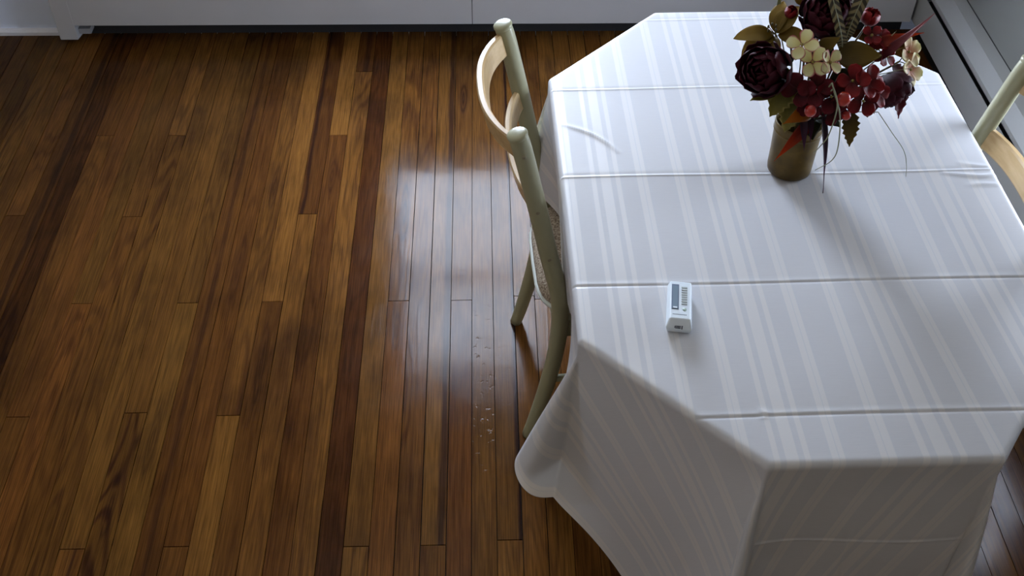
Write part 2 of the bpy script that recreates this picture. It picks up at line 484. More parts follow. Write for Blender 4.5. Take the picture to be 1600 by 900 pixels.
def ball_vf(c, rx, ry, rz, seg=12, rings=8):
    V, F = [], []
    for i in range(rings+1):
        th = math.pi*i/rings
        for k in range(seg):
            a = 2*math.pi*k/seg
            V.append((c[0]+rx*math.sin(th)*math.cos(a), c[1]+ry*math.sin(th)*math.sin(a), c[2]+rz*math.cos(th)))
    for i in range(rings):
        for k in range(seg):
            k2 = (k+1) % seg
            F.append((i*seg+k, (i+1)*seg+k, (i+1)*seg+k2, i*seg+k2))
    return V, F

# ------------------------------------------------------------------ room shell
def wall_boxes_with_windows(axis, pos0, pos1, a0, a1, z0, z1, wins, fr=0.045):
    """boxes of a wall slab between pos0 and pos1, with openings; axis 'x': wall runs along x"""
    lst = []
    cur = a0
    def B(p, q, zz0, zz1):
        return (p, q, pos0, pos1, zz0, zz1) if axis == 'x' else (pos0, pos1, p, q, zz0, zz1)
    for (w0, w1, wz0, wz1) in sorted(wins):
        w0 -= fr; w1 += fr; wz0 -= fr; wz1 += fr
        lst.append(B(cur, w0, z0, z1))
        lst.append(B(w0, w1, z0, wz0)); lst.append(B(w0, w1, wz1, z1))
        cur = w1
    lst.append(B(cur, a1, z0, z1))
    return lst

tag(boxes('wall_far', wall_boxes_with_windows('x', YF, YF+WALL_T, XL-WALL_T, XR+WALL_T, -0.03, ZC, FAR_WINDOWS), M['wall']), kind='structure')
tag(boxes('wall_left', wall_boxes_with_windows('y', XL-WALL_T, XL, YB-WALL_T, YF, -0.03, ZC, LEFT_FILL_WINDOWS), M['wall_warm']), kind='structure')
tag(boxes('wall_right', wall_boxes_with_windows('y', XR, XR+WALL_T, YB-WALL_T, YF, -0.03, ZC, RIGHT_WINDOWS), M['wall_right']), kind='structure')
tag(boxes('wall_back', [(XL, XR, YB-WALL_T, YB, -0.03, ZC)], M['wall_warm']), kind='structure')
tag(boxes('ceiling', [(XL-WALL_T, XR+WALL_T, YB-WALL_T, YF+WALL_T, ZC, ZC+0.1)], M['ceiling']), kind='structure')

def window(idx, axis, w0, w1, z0, z1, face, outward):
    """double-hung sash window. face = room side of the wall; outward = +1/-1 direction out of the room"""
    root = bpy.data.objects.new('window_%d' % idx, None); COL.objects.link(root)
    tag(root, kind='structure')
    def B(p, q, d0, d1, zz0, zz1):
        e0, e1 = sorted((face+outward*d0, face+outward*d1))
        return (p, q, e0, e1, zz0, zz1) if axis == 'x' else (e0, e1, p, q, zz0, zz1)
    boxes('casing', [B(w0-0.12, w0-0.03, -0.018, 0.0, z0-0.05, z1+0.12), B(w1+0.03, w1+0.12, -0.018, 0.0, z0-0.05, z1+0.12),
                     B(w0-0.03, w1+0.03, -0.018, 0.0, z1+0.03, z1+0.12)], M['trim'], root)
    boxes('sill', [B(w0-0.14, w1+0.14, -0.045, 0.05, z0-0.075, z0-0.045), B(w0-0.12, w1+0.12, -0.016, 0.0, z0-0.13, z0-0.075)], M['trim'], root)
    zm = (z0+z1)/2
    for name, za, zb, d in (('lower_sash', z0, zm+0.010, 0.03), ('upper_sash', zm-0.010, z1, 0.075)):
        s = boxes(name, [B(w0-0.045, w0, d, d+0.04, za-0.045, zb+(0.045 if name == 'upper_sash' else 0)), B(w1, w1+0.045, d, d+0.04, za-0.045, zb+(0.045 if name == 'upper_sash' else 0)),
                         B(w0, w1, d, d+0.04, za-(0.045 if name == "lower_sash" else 0.0), za+(0.0 if name == "lower_sash" else 0.022)), B(w0, w1, d, d+0.04, zb-0.022, zb+(0.045 if name == 'upper_sash' else 0))], M['trim'], root)
        boxes('pane', [B(w0, w1, d+0.018, d+0.021, za, zb-0.022 if name == 'lower_sash' else zb)], M['glass'], s)
k = 1
for w in FAR_WINDOWS:
    window(k, 'x', *w, YF, 1); k += 1
for w in LEFT_FILL_WINDOWS:  # added window, there for its light from the left
    window(k, 'y', *w, XL, -1); k += 1
for w in RIGHT_WINDOWS:
    window(k, 'y', *w, XR, 1); k += 1

# floor: dark subfloor with tongue-and-groove strips laid on it
floor = boxes('floor', [(XL, XR, YB, YF, -0.06, -0.019)], M['subfloor'])
tag(floor, kind='structure')
SEAM0, BW = -0.0363, 0.0568
JOINTS = {-17: [2.81], -8: [2.805], -7: [3.16], -9: [2.425], -18: [2.42], -19: [2.067], -14: [2.065], -20: [1.682], -15: [1.69],
          -11: [1.678], -10: [2.067], -4: [2.064], -1: [2.064], -16: [1.31], -12: [1.312], -5: [1.305], -2: [1.305], 1: [1.315], 2: [2.078],
          -3: [], -6: [], -13: [], 0: []}
# (value, dark-red, olive, dents) of boards that stand out; key = (row, piece index from the far wall)
LOOK = {(-6, 0): (0.62, 0.75, 0.0, 0), (-1, 1): (0.85, 0.6, 0.1, 0.0), (0, 0): (0.8, 0.2, 0.3, 1.0), (-2, 0): (0.9, 0.1, 0.3, 0), (-1, 0): (0.8, 0.25, 0.3, 0.3),
        (1, 0): (0.8, 0.2, 0.3, 0.25), (2, 0): (0.85, 0.1, 0.2, 0), (2, 1): (1.0, 0.15, 0, 0), (-3, 0): (0.85, 0.35, 0.2, 0), (-4, 0): (0.95, 0.2, 0.1, 0), (-4, 1): (1.0, 0.45, 0, 0),
        (-5, 0): (0.95, 0.1, 0.3, 0), (-5, 1): (1.1, 0.0, 0.1, 0), (-7, 0): (0.65, 0.6, 0, 0), (-7, 1): (1.08, 0.1, 0.1, 0), (-8, 0): (1.12, 0.0, 0.0, 0), (-8, 1): (0.85, 0.45, 0, 0),
        (-9, 0): (0.72, 0.5, 0, 0), (-9, 1): (1.0, 0.15, 0.1, 0), (-10, 0): (1.15, 0.0, 0.0, 0), (-10, 1): (0.8, 0.3, 0.1, 0), (-11, 0): (0.9, 0.2, 0.1, 0), (-12, 0): (0.75, 0.45, 0, 0),
        (-13, 0): (0.78, 0.4, 0.1, 0), (-14, 0): (0.8, 0.2, 0.5, 0), (-16, 0): (0.9, 0.1, 0.4, 0), (-17, 0): (1.1, 0.0, 0.1, 0), (-22, 0): (0.48, 0.6, 0.1, 0), (-23, 0): (0.6, 0.4, 0.2, 0), (3, 0): (0.9, 0.3, 0, 0)}
# single boards with a dark streak (local x, half width, strength) or a long dark knot (room y, half length, strength)
STREAK = {(-2, 0): (0.018, 0.009, 0.75), (1, 0): (0.026, 0.006, 0.9), (-7, 0): (0.005, 0.010, 0.6), (-9, 0): (-0.018, 0.006, 0.8), (0, 0): (-0.030, 0.004, 0.5), (-13, 0): (0.0, 0.008, 0.5), (-16, 1): (0.010, 0.006, 0.6), (-23, 0): (0.012, 0.010, 0.6)}
KNOT = {(-4, 0): (2.43, 0.20, 0.9), (-4, 1): (1.95, 0.10, 0.45), (-10, 1): (1.85, 0.22, 0.6), (-11, 0): (2.55, 0.16, 0.5), (-15, 1): (1.42, 0.13, 0.6), (-1, 0): (3.0, 0.12, 0.8), (-8, 1): (2.6, 0.12, 0.5), (-12, 0): (2.2, 0.2, 0.5), (-14, 1): (1.6, 0.15, 0.5)}
def floor_board(row, idx, y0, y1):
    w = BW - 0.0008 - 0.0016*random.random()**2
    g = 0.0009
    L = y1-y0-2*g
    b, t, h = 0.0006, 0.018, L/2
    X0, X1 = -w/2, w/2
    V = []
    for (dx, z, dy) in ((0, -t, 0), (0, -b*2, 0), (b*0.4, 0, b*0.4)):
        for (sx, sy) in ((-1, -1), (1, -1), (1, 1), (-1, 1)):
            V.append((sx*(w/2-dx), sy*(h-dy), z))
    F = []
    for l in (0, 4):
        for q in range(4):
            q2 = (q+1) % 4
            F.append((l+q, l+q2, l+4+q2, l+4+q))
    F.append((8, 9, 10, 11))
    o = new_obj('floor_board', V, F, M['floor'], floor, smooth=False)
    o.location = (SEAM0+(row+0.5)*BW, (y0+y1)/2, -0.0004*random.random())
    o.rotation_euler = (0, random.uniform(-0.003, 0.003), 0)
    col = LOOK.get((row, idx))
    if col is None:
        r = random.random()
        col = (random.uniform(0.72, 1.08), 0.6*random.random()**2, 0.5*random.random() if row < -9 else 0.1, 0.0)
    o.color = col
    yc = (y0+y1)/2
    if (row, idx) in STREAK: o['streak'] = STREAK[(row, idx)]
    if (row, idx) in KNOT:
        ky, kl, ks = KNOT[(row, idx)]
        o['knot'] = (ky-yc, kl, ks)
row_lo = int((XL-SEAM0)/BW); row_hi = int((XR-SEAM0)/BW)
for row in range(row_lo, row_hi):
    js = JOINTS.get(row)
    if js is None:
        js = []
        if row > 2:
            js = [random.choice([2.81, 2.43, 2.065, 1.685, 1.31])]
        elif row < -20:
            js = [random.choice([2.81, 2.43])] if random.random() < 0.25 else []
    js = sorted(set(js + [random.choice([0.66, 0.28, -0.1, -0.47])]), reverse=True)
    ends = [YF] + js + [YB]
    for i in range(len(ends)-1):
        floor_board(row, i, ends[i+1], ends[i])

# white shoe moulding along the far wall, left of the heater
tag(prism('baseboard_far', [(YF, 0.0), (YF-0.016, 0.0), (YF-0.016, 0.012), (YF-0.010, 0.02), (YF-0.006, 0.022), (YF, 0.022)], 'x', XL, -1.475, M['trim']), kind='structure')
tag(boxes('baseboard_left', [(XL, XL+0.015, YB, YF, 0.0, 0.12)], M['trim']), kind='structure')
tag(boxes('baseboard_back', [(XL+0.015, XR, YB, YB+0.015, 0.0, 0.12)], M['trim']), kind='structure')

# ------------------------------------------------------------------ baseboard heaters
def heater_profile(d):            # (distance from wall, z) of the front cover sheet
    return [(0.070, 0.073), (0.071, 0.150), (0.067, 0.190)]
def heater_panel(axis, wall, a0, a1, parent, mat):
    pr = [(0.071, 0.073), (0.071, 0.148), (0.0695, 0.190), (0.0680, 0.190), (0.069, 0.148), (0.064, 0.073)]
    pr = [(wall-d, z) for d, z in pr]
    return prism('front_panel', pr, axis, a0, a1, mat, parent, 0.0)
def heater(axis, wall, segs, label, caps, mat):
    root = thing('baseboard_heater', label, 'heater')
    a0, a1 = segs[0][0], segs[-1][1]
    for s in segs:
        heater_panel(axis, wall, s[0]+0.0012, s[1]-0.0012, root, mat)
    prism('back_plate', [(wall, 0.001), (wall-0.004, 0.001), (wall-0.004, 0.272), (wall, 0.272)], axis, a0, a1, M['heater_dark'], root)  # painted dark to give the shaded gap under the front panel
    prism('top_cover', [(wall-0.004, 0.272), (wall-0.040, 0.264), (wall-0.067, 0.222), (wall-0.067, 0.206), (wall-0.064, 0.206), (wall-0.063, 0.220), (wall-0.038, 0.260), (wall-0.004, 0.268)], axis, a0, a1, mat, root)
    prism('damper', [(wall-0.052, 0.185), (wall-0.058, 0.198), (wall-0.050, 0.206), (wall-0.046, 0.200)], axis, a0, a1, M['heater_dark'], root)
    prism('element', [(wall-0.012, 0.085), (wall-0.058, 0.085), (wall-0.058, 0.150), (wall-0.012, 0.150)], axis, a0+0.08, a1-0.05, M['heater_dark'], root)
    for (c0, c1) in caps:
        prism('end_cap', [(wall, 0.004), (wall-0.073, 0.018), (wall-0.0735, 0.150), (wall-0.069, 0.224), (wall-0.041, 0.268), (wall, 0.276)], axis, c0, c1, mat, root, 0.002)
    return root
seamX = -0.035
h1 = heater('x', YF, [(-1.415, seamX), (seamX, 1.51)], 'long grey-white baseboard heater along the far wall under the windows', [(-1.475, -1.413)], M['heater'])
boxes('bracket', [(-1.412, -1.372, YF-0.05, YF-0.006, 0.028, 0.048)], M['fin'], h1)
for x in (-1.352, ):
    V, F = ball_vf((x, YF-0.03, 0.055), 0.006, 0.006, 0.006, 8, 6)
    new_obj('screw', V, F, M['fin'], h1)
heater('y', XR, [(-0.6, 1.0), (1.0, 3.395)], 'shade-darkened baseboard heater running along the right wall behind the table', [(-0.66, -0.598)], M['heater_shaded'])

# ------------------------------------------------------------------ table
TC = Vector((0.5855, 1.627, 0.0))
TROT = 0.0165
HW, HL, CUT, TZ = 0.425, 0.646, 0.262, 0.748
NEAR_RIGHT = 0.034
table = thing('dining_table', 'clipped-corner dining table hidden under the white striped cloth', 'table', TC, TROT)
def octagon(hw, hl, c):
    return [(hw, -hl+c), (hw, hl-c), (hw-c, hl), (-hw+c, hl), (-hw, hl-c), (-hw, -hl+c), (-hw+c, -hl), (hw-c+NEAR_RIGHT, -hl)]
def oct_prism(name, hw, hl, c, z0, z1, mat, parent, bevel=0):
    p = octagon(hw, hl, c); n = 8
    V = [(x, y, z0) for x, y in p] + [(x, y, z1) for x, y in p]
    F = [tuple(range(7, -1, -1)), tuple(range(8, 16))] + [(i, (i+1) % n, (i+1) % n+n, i+n) for i in range(n)]
    return new_obj(name, V, F, mat, parent, smooth=False)
oct_prism('table_top', HW-0.004, HL-0.004, CUT-0.001, TZ-0.028, TZ-0.001, M['table_wood'], table)
oct_prism('apron', HW-0.012, HL-0.012, CUT-0.005, TZ-0.075, TZ-0.028, M['table_wood'], table)
for sx in (-1, 1):
    for sy in (-1, 1):
        c = Vector((sx*0.27, sy*0.44, 0))
        tube('leg', [c+Vector((0, 0, z)) for z in (0.0, 0.2, 0.45, TZ-0.075)], [0.018, 0.024, 0.030, 0.034], M['table_wood'], table, 12, 10)

# ------------------------------------------------------------------ tablecloth
def tablecloth():
    Ldrop, Lend = 0.297, 0.42
    r = 0.011
    s45 = math.sqrt(0.5)
    folds = [0.617, 0.341, 0.043, -0.260, -0.559, -0.858]        # flat y of the ironed-in creases (rel. to centre)
    gx = np.arange(-(HW+Ldrop), HW+Ldrop+1e-6, 0.0045)
    gy = np.arange(-(HL+Lend), HL+Lend+1e-6, 0.0045)
    extra = []
    for fy in folds + [0.0]:
        if fy != 0.0: extra += [fy+d for d in np.arange(-0.008, 0.0081, 0.001)]
    gy = np.unique(np.round(np.concatenate([gy, extra]), 4))
    nx, ny = len(gx), len(gy)
    A, B = np.meshgrid(gx, gy)            # flat coordinates
    sa, sb = np.where(A < 0, -1.0, 1.0), np.where(B < 0, -1.0, 1.0)
    a, b = np.abs(A), np.abs(B)
    X, Y, Z = A.copy(), B.copy(), np.full_like(A, 0.0)
    v1 = np.array([HW, HL-CUT]); v2 = np.array([HW-CUT, HL])
    clen = CUT*math.sqrt(2)
    t = (a-v1[0])*(-s45) + (b-v1[1])*s45
    dcut = (a-v1[0])*s45 + (b-v1[1])*s45
    def drop(d):
        ang = np.clip(d/r, 0, math.pi/2)
        out = r*np.sin(ang)
        dn = r*(1-np.cos(ang)) + np.maximum(d-r*math.pi/2, 0)
        return out, dn
    side = (b <= v1[1]) & (a > HW)
    topr = (a <= v2[0]) & (b > HL)
    cut = (t >= 0) & (t <= clen) & (dcut > 0) & ~side & ~topr
    w1 = (~side) & (~cut) & (~topr) & (t < 0) & (a > HW)
    w2 = (~side) & (~cut) & (~topr) & (t > clen) & (b > HL)
    flare0 = np.where((A > 0) & (B < 0), 0.0, 0.10)
    tuck = np.where((A > 0) & (B < 0), -0.10, 0.015)      # the near right corner hangs tucked in
    tuck = np.where((A > -0.16) & (B < 0) & (b > HL) & (a <= HW-CUT), 0.015, tuck)
    tuck = np.where((A > 0) & (B < 0) & (a > HW-CUT) & (b > HL) & (t > clen), 0.015, tuck)
    px, py, pz = a.copy(), b.copy(), np.zeros_like(a)
    tuck = np.where(side, 0.015 - 0.135*(1-np.exp(-(np.maximum(v1[1]-b, 0)/0.10)**2)), tuck)   # chair backs press the side panels in
    def hang(mask, qx, qy, nx_, ny_, d, vdist):
        out, dn = drop(d)
        dd = np.maximum(d-0.05, 0)
        lean = flare0*np.exp(-(vdist/0.07)**1.3)*dd + tuck*dd
        px[mask] = (qx + nx_*(out+lean))[mask]
        py[mask] = (qy + ny_*(out+lean))[mask]
        pz[mask] = -(dn)[mask]
    hang(side, np.full_like(a, HW), b, 1.0, 0.0, a-HW, v1[1]-b)
    hang(topr, a, np.full_like(b, HL), 0.0, 1.0, b-HL, v2[0]-a)
    hang(cut, v1[0]-s45*t, v1[1]+s45*t, s45, s45, dcut, np.minimum(t, clen-t))
    def wedge(mask, v, lo, amp_arr):
        dx, dy = a-v[0], b-v[1]
        d = np.hypot(dx, dy)
        ph = np.arctan2(dy, dx)
        tt = np.clip((ph-lo)/(math.pi/4), 0, 1)
        out, dn = drop(d)
        dd = np.maximum(d-0.05, 0)*0.9 + d*0.1
        n0 = np.cos(lo+tt*math.pi/4); n1 = np.sin(lo+tt*math.pi/4)
        bi = (math.cos(lo+math.pi/8), math.sin(lo+math.pi/8))
        tg = (-bi[1], bi[0])
        F = amp_arr*np.sin(math.pi*tt)
        lat = -0.24*amp_arr*np.sin(2*math.pi*tt)
        dn2 = dn*np.sqrt(np.clip(1-(F*0.85)**2, 0.2, 1))
        dl = np.maximum(d-0.05, 0)
        px[mask] = (v[0] + n0*(out + (flare0+tuck)*dl) + bi[0]*F*dd + tg[0]*lat*dl)[mask]
        py[mask] = (v[1] + n1*(out + (flare0+tuck)*dl) + bi[1]*F*dd + tg[1]*lat*dl)[mask]
        pz[mask] = -dn2[mask]
    amp1 = np.where(A > 0, np.where(B < 0, 0.03, 0.10), np.where(B < 0, 0.31, 0.12))
    amp2 = np.where((A > 0) & (B < 0), 0.20, 0.08)
    wedge(w1, v1, 0.0, amp1)
    wedge(w2, v2, math.pi/4, amp2)
    X, Y, Z = px*sa, py*sb, pz
    # the near right corner of the table is clipped less than the others
    fx = np.interp(X, [0.0, HW-CUT, HW], [0.0, 1.0, 0.0]); fy = np.clip((-Y-0.25)/(HL-0.25), 0, 1)
    X = X + NEAR_RIGHT*fx*fy
    outside = (side | topr | cut | w1 | w2)
    # soft undulation of the hanging parts
    d_all = np.where(outside, -pz, 0)
    wob = np.clip((d_all-0.05)/0.2, 0, 1)
    X += wob*0.010*np.sin(B*17+1.0)*np.where(side, 1, 0.2)*sa
    Y += wob*0.012*np.sin(A*13+0.4)*np.where(topr, 1, 0.2)*sb
    # relief: ironed creases, a lifted wrinkle, pinches at the right end of the middle crease
    H = np.zeros_like(A)
    for i, fy in enumerate(folds):
        yy = B - fy - 0.0015*np.sin(A*9+i*2.0)
        amp = (0.0005, 0.0008, 0.0011, -0.0010, -0.0012, 0.0010)[i]
        H += amp*np.exp(-(yy/0.0028)**2) + amp*0.8*np.exp(-np.abs(yy)/0.030)
        H -= amp*0.55*np.exp(-((yy-0.006)/0.004)**2)
    def ridge(pts, amp, sig):
        P = catmull(pts, 24)
        hh = np.zeros_like(A)
        for i in range(len(P)-1):
            p, q = P[i], P[i+1]
            dx, dy = q.x-p.x, q.y-p.y
            L2 = dx*dx+dy*dy
            tt = np.clip(((A-p.x)*dx+(B-p.y)*dy)/L2, 0, 1)
            d2 = (A-p.x-tt*dx)**2 + (B-p.y-tt*dy)**2
            e = (i+0.5)/(len(P)-1)
            hh = np.maximum(hh, amp*math.sin(math.pi*min(max(e, 0.06), 0.94))**0.6*np.exp(-d2/(sig*sig)))
        return hh
    def loc(x, y):
        dx, dy = x-TC.x, y-TC.y
        c, s = math.cos(-TROT), math.sin(-TROT)
        return (c*dx-s*dy, s*dx+c*dy, 0)
    H += ridge([loc(0.166, 1.838), loc(0.217, 1.808), loc(0.248, 1.778), loc(0.271, 1.744)], 0.0042, 0.0034)
    H += ridge([loc(0.915, 1.668), loc(0.98, 1.658), loc(1.02, 1.662)], 0.003, 0.005)
    H += ridge([loc(0.955, 1.700), loc(0.99, 1.690), loc(1.02, 1.688)], 0.002, 0.005)
    H += ridge([loc(0.950, 1.630), loc(0.98, 1.634), loc(1.02, 1.630)], 0.002, 0.005)
    H += ridge([loc(0.435, 1.080), loc(0.445, 1.071), loc(0.437, 1.062)], 0.002, 0.004)
    H += 0.0009*np.sin(A*7.0+B*3.0)*np.sin(B*5.0-1.0)
    H *= 1.0
    Z = Z + np.where(outside, np.exp(-d_all/0.01), 1.0)*H
    # crease relief on the hanging part goes outwards
    hy = np.where(outside & topr, H, 0)
    Y += hy*sb
    Z += TZ + 0.004
    V = np.stack([X, Y, Z], -1).reshape(-1, 3)
    idx = np.arange(nx*ny).reshape(ny, nx)
    q = np.stack([idx[:-1, :-1], idx[:-1, 1:], idx[1:, 1:], idx[1:, :-1]], -1).reshape(-1, 4)
    # rounded cloth corners
    rc = 0.05
    cx, cy = HW+Ldrop-rc, HL+Lend-rc
    keepv = ~((a > cx) & (b > cy) & (np.hypot(a-cx, b-cy) > rc+0.003)).ravel()
    q = q[keepv[q].all(1)]
    used = np.zeros(len(V), bool); used[q.ravel()] = True
    remap = np.cumsum(used)-1
    # stripes follow the cloth; the near hanging panel is pulled slightly on the bias
    U = A.copy()
    dn_near = np.where((B < 0) & outside, d_all, 0)
    U = U + dn_near*np.clip((A+0.5)*0.55, 0, 0.6)
    UV = np.stack([U - U0, B], -1).reshape(-1, 2)
    V = V[used]; UV = UV[used]; q = remap[q]
    me = bpy.data.meshes.new('tablecloth')
    me.vertices.add(len(V)); me.vertices.foreach_set('co', V.astype(np.float32).ravel())
    me.loops.add(len(q)*4); me.loops.foreach_set('vertex_index', q.astype(np.int32).ravel())
    me.polygons.add(len(q)); me.polygons.foreach_set('loop_start', np.arange(0, len(q)*4, 4, dtype=np.int32))
    me.update(calc_edges=True)
    me.polygons.foreach_set('use_smooth', np.ones(len(q), bool))
    uvl = me.uv_layers.new(name='flat')
    uvl.data.foreach_set('uv', UV[q.ravel()].astype(np.float32).ravel())
    me.materials.append(M['cloth'])
    o = bpy.data.objects.new('tablecloth', me); COL.objects.link(o)
    o.location = TC; o.rotation_euler = (0, 0, TROT)
    return o
# phase: first pair of stripes (local x of its middle thread) sits at -0.4185
U0 = -0.4185 - 0.0170
cloth = tablecloth()
tag(cloth, 'white tablecloth with satin stripes and ironed creases draped over the table', 'tablecloth')

# ------------------------------------------------------------------ chairs
POST = [(-0.294, 0.900), (-0.283, 0.860), (-0.253, 0.724), (-0.226, 0.595), (-0.203, 0.493), (-0.195, 0.415), (-0.199, 0.312), (-0.217, 0.180), (-0.241, 0.061), (-0.256, 0.0)]
def chair(label, loc, rz):
    c = thing('dining_chair', label, 'chair', loc, rz, 'cream dining chairs at the table')
    HWC = 0.187
    for s in (-1, 1):
        pts = [Vector((x, s*HWC, z)) for x, z in POST]
        path = catmull(pts, 40)
        rr = list(np.interp(np.linspace(0, 1, 40), [0, 0.1, 0.5, 0.8, 1], [0.0185, 0.019, 0.0195, 0.018, 0.015]))
        V, F = tube_vf(path, rr, 18)
        p = new_obj('back_post', V, F, M['cream'], c)
        # flat, rounded-over end cap
        t = (path[0]-path[1]).normalized()
        ax = t.to_track_quat('Z', 'Y')
        pv = []
        prof = [(0.0188, -0.004), (0.0202, 0.000), (0.0200, 0.004), (0.017, 0.0065), (0.010, 0.0078), (0.0001, 0.0082)]
        Vc, Fc = [], []
        for r_, z_ in prof:
            for k_ in range(18):
                an = 2*math.pi*k_/18
                Vc.append(path[0] + ax @ Vector((r_*math.cos(an), r_*math.sin(an), z_)))
        for i in range(len(prof)-1):
            for k_ in range(18):
                k2 = (k_+1) % 18
                Fc.append((i*18+k_, i*18+k2, (i+1)*18+k2, (i+1)*18+k_))
        new_obj('post_cap', Vc, Fc, M['cream'], p)
        # countersunk screws on the outer side
        for (x, z) in ((-0.283, 0.862), (-0.2535, 0.724), (-0.2265, 0.597)):
            V, F = ball_vf((x, s*(HWC+0.0185), z), 0.0042, 0.0018, 0.0042, 10, 6)
            new_obj('screw', V, F, M['screw'], p)
        # front legs and side rails
        tube('front_leg', [(0.175, s*0.175, 0.391), (0.178, s*0.177, 0.2), (0.185, s*0.18, 0.0)], [0.018, 0.019, 0.014], M['cream'], c, 14, 12)
        boxes('side_rail', [(-0.195, 0.175, s*0.172-0.009, s*0.172+0.009, 0.338, 0.391)], M['cream'], c, 0.003)
        tube('side_stretcher', [(-0.212, s*0.183, 0.2), (-0.02, s*0.18, 0.2), (0.178, s*0.177, 0.2)], 0.009, M['cream'], c, 10, 6)
    boxes('front_rail', [(0.160, 0.178, -0.16, 0.16, 0.338, 0.391)], M['cream'], c, 0.003)
    boxes('rear_rail', [(-0.205, -0.188, -0.172, 0.172, 0.338, 0.391)], M['cream'], c, 0.003)
    # bowed back slats
    def slat(name, xc, zc, hgt, bow, th, lean):
        V, F = [], []
        n = 28
        for i in range(n):
            y = -HWC + 2*HWC*i/(n-1)
            e = abs(y)/HWC
            bw = bow*(1-e**2.6)
            for (dx, dz) in ((-th/2, -hgt/2+0.004), (-th/2+0.003, -hgt/2), (th/2-0.003, -hgt/2), (th/2, -hgt/2+0.004), (th/2, hgt/2-0.004), (th/2-0.003, hgt/2), (-th/2+0.003, hgt/2), (-th/2, hgt/2-0.004)):
                V.append((xc - bw + dx - lean*dz, y, zc+dz))
        for i in range(n-1):
            for k_ in range(8):
                k2 = (k_+1) % 8
                F.append((i*8+k_, i*8+k2, (i+1)*8+k2, (i+1)*8+k_))
        F.append(tuple(range(8))); F.append(tuple((n-1)*8+k_ for k_ in range(7, -1, -1)))
        o = new_obj(name, V, F, M['beech'], c, smooth=False)
        bm = bmesh.new(); bm.from_mesh(o.data); bmesh.ops.recalc_face_normals(bm, faces=bm.faces[:]); bm.to_mesh(o.data); bm.free()
        return o
    slat('crest_rail', -0.286, 0.862, 0.052, 0.060, 0.015, 0.25)
    slat('back_slat', -0.253, 0.722, 0.046, 0.036, 0.014, 0.25)
    # upholstered seat with piping
    x0, x1, w0, w1 = -0.235, 0.195, 0.168, 0.200
    ring = []
    nseg = 44
    for k_ in range(nseg):
        an = 2*math.pi*k_/nseg
        ca, sa_ = math.cos(an), math.sin(an)
        e = 0.42
        u = math.copysign(abs(ca)**e, ca); v = math.copysign(abs(sa_)**e, sa_)
        x = (x0+x1)/2 + (x1-x0)/2*u
        w = w0 + (w1-w0)*(u+1)/2
        if u < -0.5: w = min(w, 0.166)
        ring.append((x, w*v))
    cxm = (x0+x1)/2
    V, F = [], []
    lev = [(0.97, 0.393), (1.0, 0.403), (1.0, 0.417), (0.975, 0.430), (0.90, 0.438), (0.6, 0.443), (0.25, 0.445), (0.02, 0.4455)]
    for sc, z in lev:
        for x, y in ring:
            V.append((cxm+(x-cxm)*sc, y*sc, z))
    for i in range(len(lev)-1):
        for k_ in range(nseg):
            k2 = (k_+1) % nseg
            F.append((i*nseg+k_, i*nseg+k2, (i+1)*nseg+k2, (i+1)*nseg+k_))
    F.append(tuple(range(nseg-1, -1, -1)))
    seat = new_obj('seat', V, F, M['fabric'], c)
    path = [Vector((cxm+(x-cxm)*1.0, y, 0.397)) for x, y in ring]
    V, F = [], []
    n = len(path)
    for i, p in enumerate(path):
        tdir = (path[(i+1) % n]-path[i-1]).normalized()
        nrm = Vector((tdir.y, -tdir.x, 0))
        for k_ in range(8):
            an = 2*math.pi*k_/8
            V.append(p + nrm*(0.006*math.cos(an)) + Vector((0, 0, 0.006*math.sin(an))))
    for i in range(n):
        for k_ in range(8):
            k2 = (k_+1) % 8; j = (i+1) % n
            F.append((i*8+k_, j*8+k_, j*8+k2, i*8+k2))
    new_obj('piping', V, F, M['piping'], seat)
    return c
chair('cream chair with bowed wooden slats on the bare floor side of the table', (0.346, 1.808, 0), math.radians(3.0))
chair('cream chair with tan slats between the table and the right wall, cut by frame', (0.803, 1.648, 0), math.radians(180.0))

# ------------------------------------------------------------------ handheld device
CT = TZ + 0.0055      # top surface of the cloth
dev = thing('handheld_meter', 'small white plastic handheld device with grey screen lying on the tablecloth', 'device', (0.334, 1.293, CT), math.radians(-8.5))
def loft(name, secs, mat, parent, bevel=0.0):
    """secs: list of quads [(x,y,z)*4] stacked into one closed solid"""
    V = [p for s in secs for p in s]
    F = [(3, 2, 1, 0)]
    for i in range(len(secs)-1):
        for k_ in range(4):
            k2 = (k_+1) % 4
            F.append((i*4+k_, i*4+k2, i*4+4+k2, i*4+4+k_))
    b = (len(secs)-1)*4
    F.append((b, b+1, b+2, b+3))
    o = new_obj(name, V, F, mat, parent, smooth=False)
    bm = bmesh.new(); bm.from_mesh(o.data)
    bmesh.ops.recalc_face_normals(bm, faces=bm.faces[:])
    if bevel: bmesh.ops.bevel(bm, geom=bm.edges[:], offset=bevel, segments=3, affect='EDGES', profile=0.5)
    bm.to_mesh(o.data); bm.free()
    return o
def quad(w0, w1, y0, y1, z0, z1):   # z0 at near end, z1 at far end
    return [(-w0, y0, z0), (w0, y0, z0), (w1, y1, z1), (-w1, y1, z1)]
loft('body', [quad(0.0195, 0.0195, -0.048, 0.050, 0.0, 0.0), quad(0.0225, 0.0215, -0.051, 0.051, 0.012, 0.012), quad(0.0175, 0.0185, -0.043, 0.049, 0.029, 0.027)], M['plastic'], dev, 0.0025)
ft = 0.0282   # height of the face
